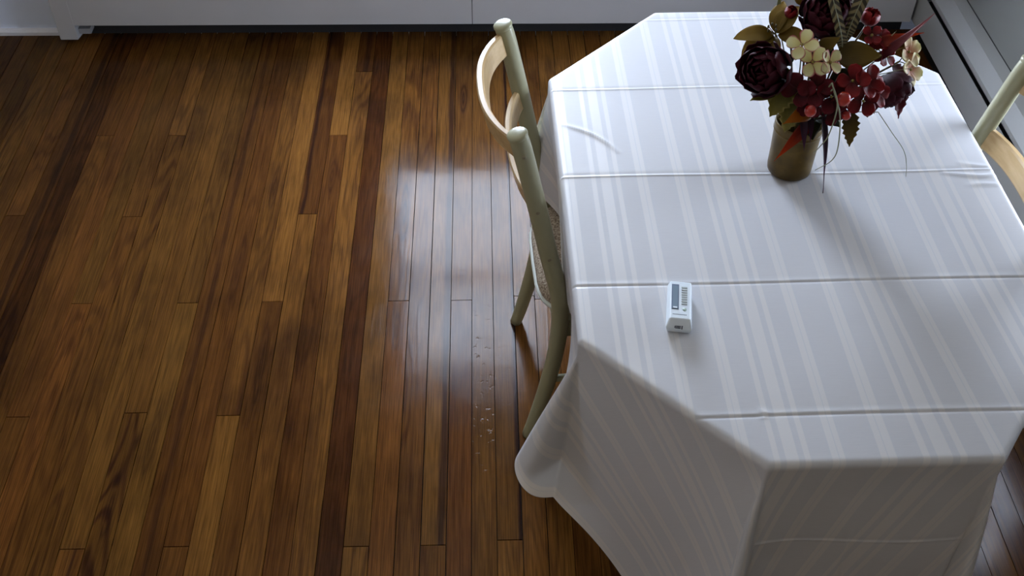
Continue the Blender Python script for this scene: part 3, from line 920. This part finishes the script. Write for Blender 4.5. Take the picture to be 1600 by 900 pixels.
def onface(name, x0, x1, y0, y1, h, mat, parent=dev, bevel=0.0):
    zz = lambda y: 0.0290 - (y+0.043)*(0.002/0.092)
    return loft(name, [[(x0, y0, zz(y0)-0.001), (x1, y0, zz(y0)-0.001), (x1, y1, zz(y1)-0.001), (x0, y1, zz(y1)-0.001)],
                       [(x0, y0, zz(y0)+h), (x1, y0, zz(y0)+h), (x1, y1, zz(y1)+h), (x0, y1, zz(y1)+h)]], mat, parent, bevel)
bez = onface('screen_bezel', -0.0150, -0.0025, -0.021, 0.041, 0.0006, M['lcd_frame'], dev, 0.0005)
onface('screen', -0.0134, -0.0041, -0.019, 0.036, 0.0010, M['lcd'], bez)
onface('screen_marking', -0.0122, -0.0052, -0.0185, -0.0155, 0.0013, M['plastic'], bez)
for i in range(8):
    y = 0.034 - i*0.0058
    onface('button', 0.0018, 0.0118, y-0.0018, y+0.0018, 0.0010, M['button'], dev, 0.0006)
V, F = ball_vf((0.0075, -0.020, 0.0285), 0.0038, 0.0042, 0.0010, 14, 6)
new_obj('round_button', V, F, M['button_green'], dev)
for k_ in range(11):                      # row of tiny illegible printed characters under the screen
    x = -0.0125 + k_*0.0022
    onface('printed_mark', x, x+0.0015, -0.0335, -0.0318, 0.00015, M['print'])
# dark marking on the sloping near end
def onend(name, x0, x1, t0, t1, mat):
    a0 = Vector((0, -0.0510, 0.012)); a1 = Vector((0, -0.043, 0.029))
    nrm = Vector((0, -0.905, 0.425)) * 0.0005
    p0, p1 = a0.lerp(a1, t0)+nrm, a0.lerp(a1, t1)+nrm
    back = -nrm*3
    return loft(name, [[(x0, p0.y+back.y, p0.z+back.z), (x1, p0.y+back.y, p0.z+back.z), (x1, p1.y+back.y, p1.z+back.z), (x0, p1.y+back.y, p1.z+back.z)],
                       [(x0, p0.y, p0.z), (x1, p0.y, p0.z), (x1, p1.y, p1.z), (x0, p1.y, p1.z)]], mat, dev)
for k_, (x0, x1, t0, t1) in enumerate(((-0.0075, -0.0055, 0.08, 0.30), (-0.0045, -0.0028, 0.08, 0.30), (-0.0020, -0.0003, 0.08, 0.30), (0.0005, 0.0022, 0.08, 0.30), (-0.0060, 0.0030, 0.05, 0.10), (-0.0060, 0.0030, 0.28, 0.32), (0.0042, 0.0060, 0.0, 0.34))):
    onend('printed_mark', x0, x1, t0, t1, M['print'])

# ------------------------------------------------------------------ vase
VC = Vector((0.606, 1.683, CT))
vase = thing('ceramic_vase', 'olive brown cylindrical ceramic vase holding the bouquet on the table', 'vase', VC)
lathe('body', [(0.0001, 0.0), (0.038, 0.0), (0.0425, 0.004), (0.0435, 0.012), (0.0440, 0.05), (0.0455, 0.09), (0.0470, 0.112), (0.0475, 0.118), (0.0462, 0.121), (0.0440, 0.119),
               (0.0425, 0.108), (0.0405, 0.05), (0.040, 0.012), (0.0001, 0.010)], M['vase'], vase, 40)
lathe('rim_line', [(0.0464, 0.098), (0.0472, 0.099), (0.0475, 0.101), (0.0472, 0.103), (0.0466, 0.104)], M['vase'], vase, 40)
MOUTH = VC + Vector((0, 0, 0.10))

# ------------------------------------------------------------------ bouquet helpers
def basis(direction, facing):
    y = Vector(direction).normalized()
    z = Vector(facing); z = (z - y*z.dot(y))
    if z.length < 1e-4: z = y.orthogonal()
    z.normalize()
    x = y.cross(z)
    return x, y, z

def blade(name, base, direction, facing, length, width, mat, parent, shape='leaf', bend=0.2, cup=0.25, ruffle=0.0, teeth=0, twist=0.0, nu=7, nv=12, seed=0, thick=0.0006):
    """leaf or petal: grid blade with midrib fold, bend along its length and a little thickness"""
    R = random.Random(seed)
    x, y, z = basis(direction, facing)
    base = Vector(base)
    V, UV = [], []
    for j in range(nv):
        v = j/(nv-1)
        if shape == 'leaf': w = math.sin(math.pi*min(1, v**0.75))**0.85*(1-0.25*v)
        elif shape == 'lance': w = (math.sin(math.pi*v**0.6)**0.9)*(1-v)**0.35
        elif shape == 'round': w = min(1.0, (v*1.9)**0.6)*math.sqrt(max(0.0, 1-max(0, (v-0.55)/0.45)**2.2))
        elif shape == 'petal': w = math.sin(math.pi*v**0.95)**0.7
        else: w = 1.0
        if teeth: w *= 1 + 0.16*((j % 2)*2-1)*(0.2 < v < 0.95)
        w = max(w, 0.03)
        ang = bend*v*1.6
        by = (math.sin(ang)/ang if abs(ang) > 1e-4 else 1.0)*length*v
        bz = -((1-math.cos(ang))/ang if abs(ang) > 1e-4 else 0.0)*length*v
        for i in range(nu):
            u = i/(nu-1)*2-1
            fold = cup*width*0.5*w*(abs(u)**1.5)
            rf = ruffle*width*math.sin(u*5+v*9+seed)*abs(u)*v
            px, pz = u*w*width*0.5, bz+fold+rf
            tw = twist*v
            px, pz2 = px*math.cos(tw)-(pz-bz)*math.sin(tw), px*math.sin(tw)+(pz-bz)*math.cos(tw)+bz
            V.append(base + x*px + y*by + z*pz2)
            UV.append(((u+1)/2, v))
    n = len(V)
    F = []
    for j in range(nv-1):
        for i in range(nu-1):
            q = j*nu+i
            F.append((q, q+1, q+nu+1, q+nu))
    # second skin for thickness
    V2 = [p - z*thick for p in V]
    F2 = [(a+n, d+n, c+n, b+n) for a, b, c, d in F]
    rim = [i for i in range(nu)] + [j*nu+nu-1 for j in range(1, nv)] + [(nv-1)*nu+i for i in range(nu-2, -1, -1)] + [j*nu for j in range(nv-2, 0, -1)]
    F3 = [(rim[k_], rim[k_]+n, rim[(k_+1) % len(rim)]+n, rim[(k_+1) % len(rim)]) for k_ in range(len(rim))]
    return new_obj(name, V+V2, F+F2+F3, mat, parent, uv=UV+UV)

def stem_to(parent, top, origin, rad=0.0022, mat=None, via=None, seg=7):
    """stem from inside the vase to the flower head (coordinates relative to the thing's own origin)"""
    off = Vector(origin)
    a = math.atan2(top[1]-VC.y, top[0]-VC.x)
    r0 = 0.022
    foot = VC + Vector((-r0*math.cos(a)*0.6, -r0*math.sin(a)*0.6, 0.022))
    mouth = MOUTH + Vector((r0*math.cos(a), r0*math.sin(a), 0.02))
    pts = [foot-off, mouth-off] + ([Vector(via)-off] if via else [((mouth+Vector(top))/2+Vector((0, 0, 0.012)))-off]) + [Vector(top)-off]
    return tube('stem', pts, [rad*1.15, rad], mat or M['stem'], parent, seg, 16)

def sphere_petal(name, R, axis_m, th, wid, pol0, pol1, mat, parent, seed=0, ruffle=0.04, open_=0.0, centre=Vector((0, 0, 0)), nu=7, nv=8):
    """cupped petal: patch of a sphere of radius R around the flower axis (z of axis_m)"""
    rr = random.Random(seed)
    ph = rr.random()*6
    V, UV = [], []
    for j in range(nv):
        v = j/(nv-1)
        pol = pol0 + (pol1-pol0)*v
        wv = wid*min(1.0, 0.35+1.3*v)*(math.sqrt(max(0.0, 1-max(0, (v-0.6)/0.4)**2.6*0.75)))
        for i in range(nu):
            u = i/(nu-1)*2-1
            az = th + u*wv
            r = R*(1 + open_*v*v + ruffle*v*math.sin(u*4+ph) + 0.02*abs(u))
            p = Vector((r*math.sin(pol)*math.cos(az), r*math.sin(pol)*math.sin(az), -r*math.cos(pol) ))
            p.z += ruffle*R*0.7*v*math.sin(u*5.0+ph*2)
            V.append(centre + axis_m @ p); UV.append(((u+1)/2, v))
    F = []
    for j in range(nv-1):
        for i in range(nu-1):
            q = j*nu+i
            F.append((q, q+1, q+nu+1, q+nu))
    n = len(V)
    V2 = [centre + (p-centre)*0.985 for p in V]
    F2 = [(a+n, d+n, c+n, b+n) for a, b, c, d in F]
    rim = [i for i in range(nu)] + [j*nu+nu-1 for j in range(1, nv)] + [(nv-1)*nu+i for i in range(nu-2, -1, -1)] + [j*nu for j in range(nv-2, 0, -1)]
    F3 = [(rim[k_], rim[k_]+n, rim[(k_+1) % len(rim)]+n, rim[(k_+1) % len(rim)]) for k_ in range(len(rim))]
    return new_obj(name, V+V2, F+F2+F3, mat, parent, uv=UV+UV)

def axis_matrix(d):
    return Vector(d).normalized().to_track_quat('Z', 'Y').to_matrix()

def ranunculus(label, pos, face, R, mat, seed=0, sepals=True, name='ranunculus'):
    t = thing(name, label, 'flower', pos)
    A = axis_matrix(face)
    rnd_ = random.Random(seed)
    layers = [(1.0, 5, 1.75, 0.62, 0.16), (0.93, 5, 2.05, 0.66, 0.08), (0.80, 5, 2.30, 0.70, 0.04), (0.64, 5, 2.45, 0.72, 0.02), (0.46, 4, 2.6, 0.85, 0.0), (0.27, 3, 2.75, 1.2, 0.0)]
    for li, (s, n, pol1, wid, op) in enumerate(layers):
        for k_ in range(n):
            th = 2*math.pi*k_/n + li*0.6 + rnd_.uniform(-0.15, 0.15)
            sphere_petal('petal', R*s*rnd_.uniform(0.96, 1.04), A, th, wid, 0.15, pol1+rnd_.uniform(-0.12, 0.12), mat, t, seed*100+li*10+k_, 0.05, op, A @ Vector((0, 0, R*0.05*li)))
    if sepals:
        for k_ in range(4):
            th = k_*math.pi/2+0.4
            d = A @ Vector((math.cos(th), math.sin(th), 0.15))
            blade('sepal', A @ Vector((0, 0, -R*0.97)), d, A @ Vector((0, 0, 1)), R*1.05, R*0.42, M['greenyellow'], t, 'leaf', -0.5, 0.2, seed=k_)
    stem_to(t, Vector(pos)+A @ Vector((0, 0, -R*0.98)), pos, 0.0026)
    return t

def leaf_thing(label, base, tip, width, facing, mat, shape='leaf', bend=0.2, cup=0.25, ruffle=0.0, teeth=0, twist=0.0, seed=0, name='leaf', cat='leaf', stem=True, nv=14):
    base, tip = Vector(base), Vector(tip)
    t = thing(name, label, cat, base)
    d = tip-base
    blade('blade', (0, 0, 0), d, facing, d.length, width, mat, t, shape, bend, cup, ruffle, teeth, twist, 7, nv, seed)
    x, y, z = basis(d, facing)
    if stem: stem_to(t, base, base, 0.0013, seg=6)
    return t

# ------------------------------------------------------------------ bouquet
CAMDIR = Vector((-0.25, -0.70, 0.66))      # roughly out of the bouquet towards the room
ranunculus('large dark burgundy ranunculus at the left of the bouquet', (0.501, 1.63, 1.022), (-0.62, -0.62, 0.42), 0.044, M['burgundy'], 1)
ranunculus('dark burgundy ranunculus at the top of the bouquet, cut by the frame', (0.620, 1.72, 1.080), (-0.10, -0.62, 0.70), 0.043, M['burgundy'], 2)
ranunculus('wine red rose drooping at the right of the bouquet', (0.757, 1.655, 0.958), (0.40, -0.55, -0.45), 0.034, M['burgundy'], 3, True, 'rose')

def lily():
    pos = Vector((0.541, 1.735, 1.028))
    t = thing('lily', 'mustard yellow lily with curled pointed petals at the upper left of the bouquet', 'flower', pos)
    face = Vector((-0.45, -0.45, 0.75)).normalized()
    A = axis_matrix(face)
    tips = [Vector((0.468, 1.72, 1.041)), Vector((0.477, 1.70, 1.018)), Vector((0.552, 1.775, 1.074)), Vector((0.575, 1.755, 1.075)), Vector((0.596, 1.72, 1.030)), Vector((0.520, 1.69, 0.995))]
    for i, tp in enumerate(tips):
        d = tp-pos
        blade('petal', d*0.06, d+face*0.015, face, d.length*1.02, 0.040 if i % 2 else 0.034, M['lily'], t, 'petal', 0.45, 0.35, 0.05, seed=i, nu=9, nv=14)
    for k_ in range(6):
        th = k_*math.pi/3
        q = A @ Vector((0.008*math.cos(th), 0.008*math.sin(th), 0.030))
        s = tube('stamen', [(0, 0, 0), q*0.6, q], 0.0009, M['lily'], t, 6, 6)
        V, F = ball_vf(q, 0.0022, 0.0022, 0.0035, 8, 6)
        new_obj('anther', V, F, M['stem'], s)
    stem_to(t, pos, pos, 0.0024)
lily()

def floret(t, c, face, size, mat, n=4, seed=0, spread=0.9):
    face = Vector(face).normalized()
    A = axis_matrix(face)
    rr = random.Random(seed)
    for k_ in range(n):
        th = 2*math.pi*k_/n + rr.uniform(-0.2, 0.2)+seed
        d = A @ Vector((math.cos(th), math.sin(th), 0.35*spread))
        blade('petal', c + d*0.002, d, face, size*rr.uniform(0.9, 1.1), size*0.92, mat, t, 'round', rr.uniform(-0.1, 0.35), 0.22, 0.07, seed=seed*7+k_, nu=9, nv=11)
    V, F = ball_vf(c+face*0.003, 0.0028, 0.0028, 0.0028, 8, 6)
    new_obj('flower_centre', V, F, M['greenyellow'], t)

def cluster(name, label, pos, florets, mat, n=4, cat='flower'):
    pos = Vector(pos)
    t = thing(name, label, cat, pos)
    for i, (c, face, size) in enumerate(florets):
        c = Vector(c)-pos
        floret(t, c, face, size, mat, n, i)
        tube('flower_stalk', [Vector((0, 0, 0)), c*0.5+Vector((0, 0, 0.004)), c], 0.0010, M['stem'], t, 6, 6)
    stem_to(t, pos, pos, 0.0020)
    return t
cluster('hydrangea_sprig', 'cream pink-edged blossoms in the middle of the bouquet', (0.566, 1.625, 1.045),
        [((0.548, 1.600, 1.092), (-0.3, -0.5, 0.8), 0.027), ((0.568, 1.588, 1.066), (0.0, -0.75, 0.6), 0.027), ((0.600, 1.592, 1.062), (0.4, -0.6, 0.6), 0.024)], M['creampetal'])
cluster('pale_blossom', 'pale yellow ruffled blossom at the far right of the bouquet', (0.765, 1.688, 1.000),
        [((0.774, 1.685, 1.022), (0.45, -0.55, 0.6), 0.027), ((0.779, 1.668, 0.996), (0.55, -0.65, 0.4), 0.029)], M['creamplain'], 4)
cluster('red_blossom', 'dark red papery blossoms below the olive leaf, right of the bouquet centre', (0.660, 1.625, 1.000),
        [((0.652, 1.600, 1.018), (-0.1, -0.6, 0.7), 0.029), ((0.682, 1.606, 1.012), (0.3, -0.6, 0.6), 0.030), ((0.676, 1.590, 0.983), (0.2, -0.8, 0.4), 0.030), ((0.705, 1.612, 0.985), (0.5, -0.6, 0.4), 0.027)], M['scarlet'])
cluster('red_blossom', 'dark wine red papery blossoms below the cream blossoms', (0.596, 1.628, 0.985),
        [((0.586, 1.594, 1.008), (-0.1, -0.7, 0.6), 0.032), ((0.616, 1.588, 0.994), (0.1, -0.8, 0.5), 0.031), ((0.562, 1.600, 1.000), (-0.4, -0.7, 0.5), 0.030), ((0.622, 1.584, 0.968), (0.1, -0.9, 0.2), 0.026), ((0.584, 1.592, 0.975), (-0.2, -0.9, 0.3), 0.027)], M['wine'])
cluster('red_blossom', 'small bright red blossoms at the upper right of the bouquet', (0.700, 1.700, 1.030),
        [((0.716, 1.690, 1.048), (0.3, -0.5, 0.8), 0.021), ((0.700, 1.688, 1.055), (-0.1, -0.6, 0.8), 0.018), ((0.735, 1.682, 1.015), (0.5, -0.6, 0.5), 0.021)], M['scarlet'])

def bud(label, pos, face, R, mat, seed):
    t = thing('flower_bud', label, 'flower', pos)
    A = axis_matrix(face)
    for li, (s, n, pol1, wid) in enumerate(((1.0, 4, 2.5, 0.85), (0.75, 3, 2.75, 1.0))):
        for k_ in range(n):
            sphere_petal('petal', R*s, Matrix(((1, 0, 0), (0, 1, 0), (0, 0, 1.0))) @ A, 2*math.pi*k_/n+li, wid, 0.1, pol1, mat, t, seed+k_+li*5, 0.05, 0.0)
    stem_to(t, Vector(pos)+A @ Vector((0, 0, -R)), pos, 0.0018)
bud('closed scarlet bud standing at the top right of the bouquet', (0.702, 1.72, 1.074), (0.1, -0.2, 0.95), 0.017, M['scarlet'], 31)
bud('small dark red bud between the lily and the top ranunculus', (0.563, 1.745, 1.070), (0.1, -0.4, 0.8), 0.012, M['scarlet'], 47)

def berry(label, pos, R):
    pos = Vector(pos)
    t = thing('berry_sprig', label, 'berry', pos)
    V, F = ball_vf((0, 0, 0), R, R, R*1.08, 18, 12)
    b = new_obj('berry', V, F, M['berry'], t)
    V, F = ball_vf((0.0, -R*0.55, -R*0.92), R*0.18, R*0.18, R*0.12, 8, 5)
    new_obj('calyx', V, F, M['stem'], b)
    stem_to(t, pos+Vector((0, 0.6*R, 0.7*R)), pos, 0.0011, seg=6)
berry('large glossy red-orange berry in the centre of the bouquet', (0.634, 1.572, 1.000), 0.0125)
berry('bright red berry just above the orange leaf over the vase', (0.575, 1.558, 0.985), 0.0105)
berry('small red berry beside the drooping olive leaf', (0.648, 1.575, 0.962), 0.0080)
berry('red berry below the drooping rose at the right', (0.694, 1.598, 0.957), 0.0110)

up = (0, -0.5, 0.85)
leaf_thing('large rounded olive leaf right of the cream blossoms', (0.635, 1.66, 1.030), (0.712, 1.645, 1.046), 0.058, (-0.1, -0.65, 0.75), M['olive'], 'leaf', 0.2, 0.15, 0.03, seed=1)
leaf_thing('olive leaf hanging down with pointed tip, right of the vase', (0.660, 1.600, 0.955), (0.676, 1.570, 0.890), 0.036, (0.15, -0.85, 0.45), M['olive'], 'leaf', 0.25, 0.25, 0.03, 1, seed=2)
leaf_thing('toothed green-yellow leaf under the left ranunculus', (0.556, 1.625, 0.998), (0.510, 1.592, 0.950), 0.052, (-0.4, -0.6, 0.6), M['greenyellow'], 'leaf', 0.4, 0.3, 0.05, 1, seed=3)
leaf_thing('curled yellow-green leaf peeping out below the left ranunculus', (0.530, 1.63, 0.975), (0.482, 1.612, 0.978), 0.030, (-0.3, -0.4, 0.8), M['greenyellow'], 'leaf', 0.3, 0.3, 0.05, seed=4)
leaf_thing('brown-green leaf hanging over the left of the vase rim', (0.575, 1.635, 0.955), (0.545, 1.600, 0.905), 0.048, (-0.5, -0.7, 0.5), M['greenyellow'], 'leaf', 0.5, 0.3, 0.06, 1, seed=5)
leaf_thing('orange leaf tip over the vase mouth', (0.590, 1.60, 0.955), (0.534, 1.552, 0.966), 0.034, (0.1, -0.6, 0.8), M['orange'], 'lance', 0.15, 0.15, seed=6)
leaf_thing('red to orange pointed leaf crossing the front of the vase', (0.594, 1.588, 0.945), (0.530, 1.560, 0.873), 0.026, (-0.2, -0.85, 0.5), M['redorange'], 'lance', -0.15, 0.35, 0.0, 0, 0.3, seed=7)
leaf_thing('narrow purple-brown leaf hanging in front of the vase mouth', (0.576, 1.585, 0.955), (0.580, 1.553, 0.899), 0.016, (-0.3, -0.8, 0.5), M['purple'], 'lance', 0.1, 0.35, seed=8)
leaf_thing('second narrow purple-brown leaf hanging beside the orange leaf', (0.588, 1.590, 0.955), (0.594, 1.560, 0.912), 0.014, (0.2, -0.8, 0.5), M['purple'], 'lance', 0.2, 0.35, seed=18)
leaf_thing('long thin purple leaf dangling to the right of the vase', (0.604, 1.575, 0.968), (0.642, 1.542, 0.802), 0.018, (0.35, -0.8, 0.45), M['purple'], 'lance', 0.10, 0.5, 0.05, 0, 0.8, seed=9, nv=20)
leaf_thing('red-orange pointed leaf at the upper right of the bouquet', (0.700, 1.69, 1.030), (0.775, 1.660, 1.087), 0.026, (-0.1, -0.6, 0.8), M['redorange'], 'lance', 0.35, 0.3, 0.03, seed=10)
leaf_thing('long pink streaked leaf reaching furthest right from the bouquet', (0.715, 1.68, 1.005), (0.797, 1.640, 1.133), 0.020, (-0.3, -0.6, 0.7), M['pink'], 'lance', -0.25, 0.4, 0.05, 0, 0.5, seed=11, nv=20)
leaf_thing('slim olive leaf pointing right under the red leaves', (0.680, 1.675, 1.005), (0.770, 1.680, 1.042), 0.016, (0, -0.5, 0.85), M['olive'], 'lance', 0.1, 0.3, seed=12)
leaf_thing('short pale green blade among the red leaves', (0.716, 1.69, 1.022), (0.739, 1.68, 1.068), 0.008, (0, -0.7, 0.7), M['palegreen'], 'lance', 0.1, 0.3, seed=13)
leaf_thing('pale green shoot behind the lily at the top left', (0.545, 1.77, 1.05), (0.553, 1.79, 1.11), 0.008, (0, -0.8, 0.5), M['palegreen'], 'lance', 0.2, 0.3, seed=14)
leaf_thing('olive leaf behind the cream blossoms', (0.600, 1.66, 1.045), (0.622, 1.64, 1.080), 0.030, (0.0, -0.7, 0.7), M['olive'], 'leaf', 0.2, 0.2, seed=15)
leaf_thing('mustard leaf peeking out left of the top ranunculus', (0.590, 1.76, 1.075), (0.572, 1.775, 1.110), 0.030, (-0.2, -0.7, 0.7), M['lily'], 'leaf', 0.2, 0.2, seed=16)
leaf_thing('dark red leaf right of the top ranunculus', (0.645, 1.71, 1.06), (0.672, 1.715, 1.105), 0.030, (0.2, -0.7, 0.7), M['wine'], 'leaf', 0.2, 0.25, seed=17)
leaf_thing('dark red drooping leaf left of the right-hand rose', (0.715, 1.655, 0.995), (0.728, 1.625, 0.925), 0.034, (0.3, -0.8, 0.4), M['wine'], 'leaf', 0.2, 0.3, 0.05, 1, seed=19)
leaf_thing('dark red toothed leaf hanging from the right-hand rose', (0.755, 1.655, 0.985), (0.778, 1.625, 0.915), 0.040, (0.45, -0.8, 0.35), M['wine'], 'leaf', 0.2, 0.3, 0.06, 1, seed=20)
leaf_thing('small dark red leaf behind the right-hand rose', (0.755, 1.690, 0.990), (0.792, 1.675, 0.962), 0.030, (0.5, -0.6, 0.5), M['wine'], 'leaf', 0.2, 0.3, 0.05, 1, seed=21)
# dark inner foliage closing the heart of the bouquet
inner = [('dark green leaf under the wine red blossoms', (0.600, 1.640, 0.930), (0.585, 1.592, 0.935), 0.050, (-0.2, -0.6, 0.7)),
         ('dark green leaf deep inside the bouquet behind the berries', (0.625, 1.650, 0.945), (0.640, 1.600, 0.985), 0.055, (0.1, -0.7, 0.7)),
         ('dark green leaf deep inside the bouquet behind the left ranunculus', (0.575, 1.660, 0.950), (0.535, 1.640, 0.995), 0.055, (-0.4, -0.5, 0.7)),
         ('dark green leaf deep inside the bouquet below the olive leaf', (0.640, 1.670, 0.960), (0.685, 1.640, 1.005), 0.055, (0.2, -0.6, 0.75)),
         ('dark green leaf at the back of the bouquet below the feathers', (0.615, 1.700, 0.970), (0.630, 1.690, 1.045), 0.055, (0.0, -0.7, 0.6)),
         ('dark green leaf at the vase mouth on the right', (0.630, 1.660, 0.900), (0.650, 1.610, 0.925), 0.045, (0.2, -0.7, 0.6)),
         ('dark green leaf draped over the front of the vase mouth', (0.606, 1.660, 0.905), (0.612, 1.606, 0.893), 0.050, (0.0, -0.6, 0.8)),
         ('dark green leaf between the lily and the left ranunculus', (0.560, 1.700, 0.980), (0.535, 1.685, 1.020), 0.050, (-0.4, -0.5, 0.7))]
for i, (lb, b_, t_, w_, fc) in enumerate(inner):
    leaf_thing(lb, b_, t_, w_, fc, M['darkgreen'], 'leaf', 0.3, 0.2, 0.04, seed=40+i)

def feather(label, base, mid, tip, width):
    base = Vector(base)
    t = thing('pheasant_feather', label, 'feather', base)
    path = catmull([(0, 0, 0), Vector(mid)-base, Vector(tip)-base], 20)
    V, UV, F = [], [], []
    nu = 7
    facing = Vector((-0.2, -0.8, 0.55))
    for j, p in enumerate(path):
        v = j/19
        y = (path[min(j+1, 19)]-path[max(j-1, 0)]).normalized()
        x, y, z = basis(y, facing)
        w = width*(0.35+0.65*min(1, v*4))*(1-max(0, (v-0.75)/0.25)**2*0.95)
        for i in range(nu):
            u = i/(nu-1)*2-1
            V.append(p + x*(u*w/2) - z*(abs(u)*w*0.18)); UV.append(((u+1)/2, v))
    n = len(V)
    for j in range(19):
        for i in range(nu-1):
            q = j*nu+i; F.append((q, q+1, q+nu+1, q+nu))
    V2 = [p + facing.normalized()*(-0.0006) for p in V]
    F += [(a+n, d+n, c+n, b+n) for a, b, c, d in list(F)]
    o = new_obj('vane', V+V2, F, M['feather'], t, uv=UV+UV)
    V, F = tube_vf([p+facing.normalized()*0.0006 for p in path], [0.0014*(1-0.6*j/19) for j in range(20)], 6)
    new_obj('quill', V, F, M['tendril'], t)
    stem_to(t, base, base, 0.0014, seg=6)
feather('barred brown feather leaning left at the top of the bouquet', (0.648, 1.67, 1.030), (0.636, 1.675, 1.075), (0.590, 1.72, 1.19), 0.018)
feather('barred brown feather leaning right at the top of the bouquet', (0.655, 1.69, 1.040), (0.664, 1.70, 1.085), (0.705, 1.74, 1.20), 0.024)

def tendril(label, pts, r=0.0013):
    p0 = Vector(pts[0])
    t = thing('tendril', label, 'tendril', p0)
    tube('strand', [Vector(p)-p0 for p in pts], [r, r*0.8, r*0.45], M['tendril'], t, 6, 28)
    stem_to(t, p0, p0, r, M['tendril'], seg=6)
tendril('looping grey-green tendril hanging in front of the bouquet centre', [(0.609, 1.58, 1.028), (0.617, 1.55, 1.002), (0.608, 1.53, 0.955), (0.600, 1.535, 0.925), (0.593, 1.54, 0.905)], 0.0015)
tendril('pale tendril curving down to the right of the vase', [(0.612, 1.575, 1.02), (0.624, 1.545, 0.985), (0.630, 1.53, 0.930), (0.626, 1.53, 0.897), (0.600, 1.53, 0.874)], 0.0015)
tendril('thin tendril hanging down to the tablecloth at the right', [(0.715, 1.60, 0.951), (0.740, 1.58, 0.923), (0.775, 1.58, 0.879), (0.795, 1.59, 0.835), (0.806, 1.60, 0.800)], 0.0009)
tendril('fine twig sticking out between the rose and pale blossom', [(0.690, 1.665, 0.985), (0.725, 1.66, 0.992), (0.752, 1.655, 1.003), (0.775, 1.65, 1.012)], 0.0010)
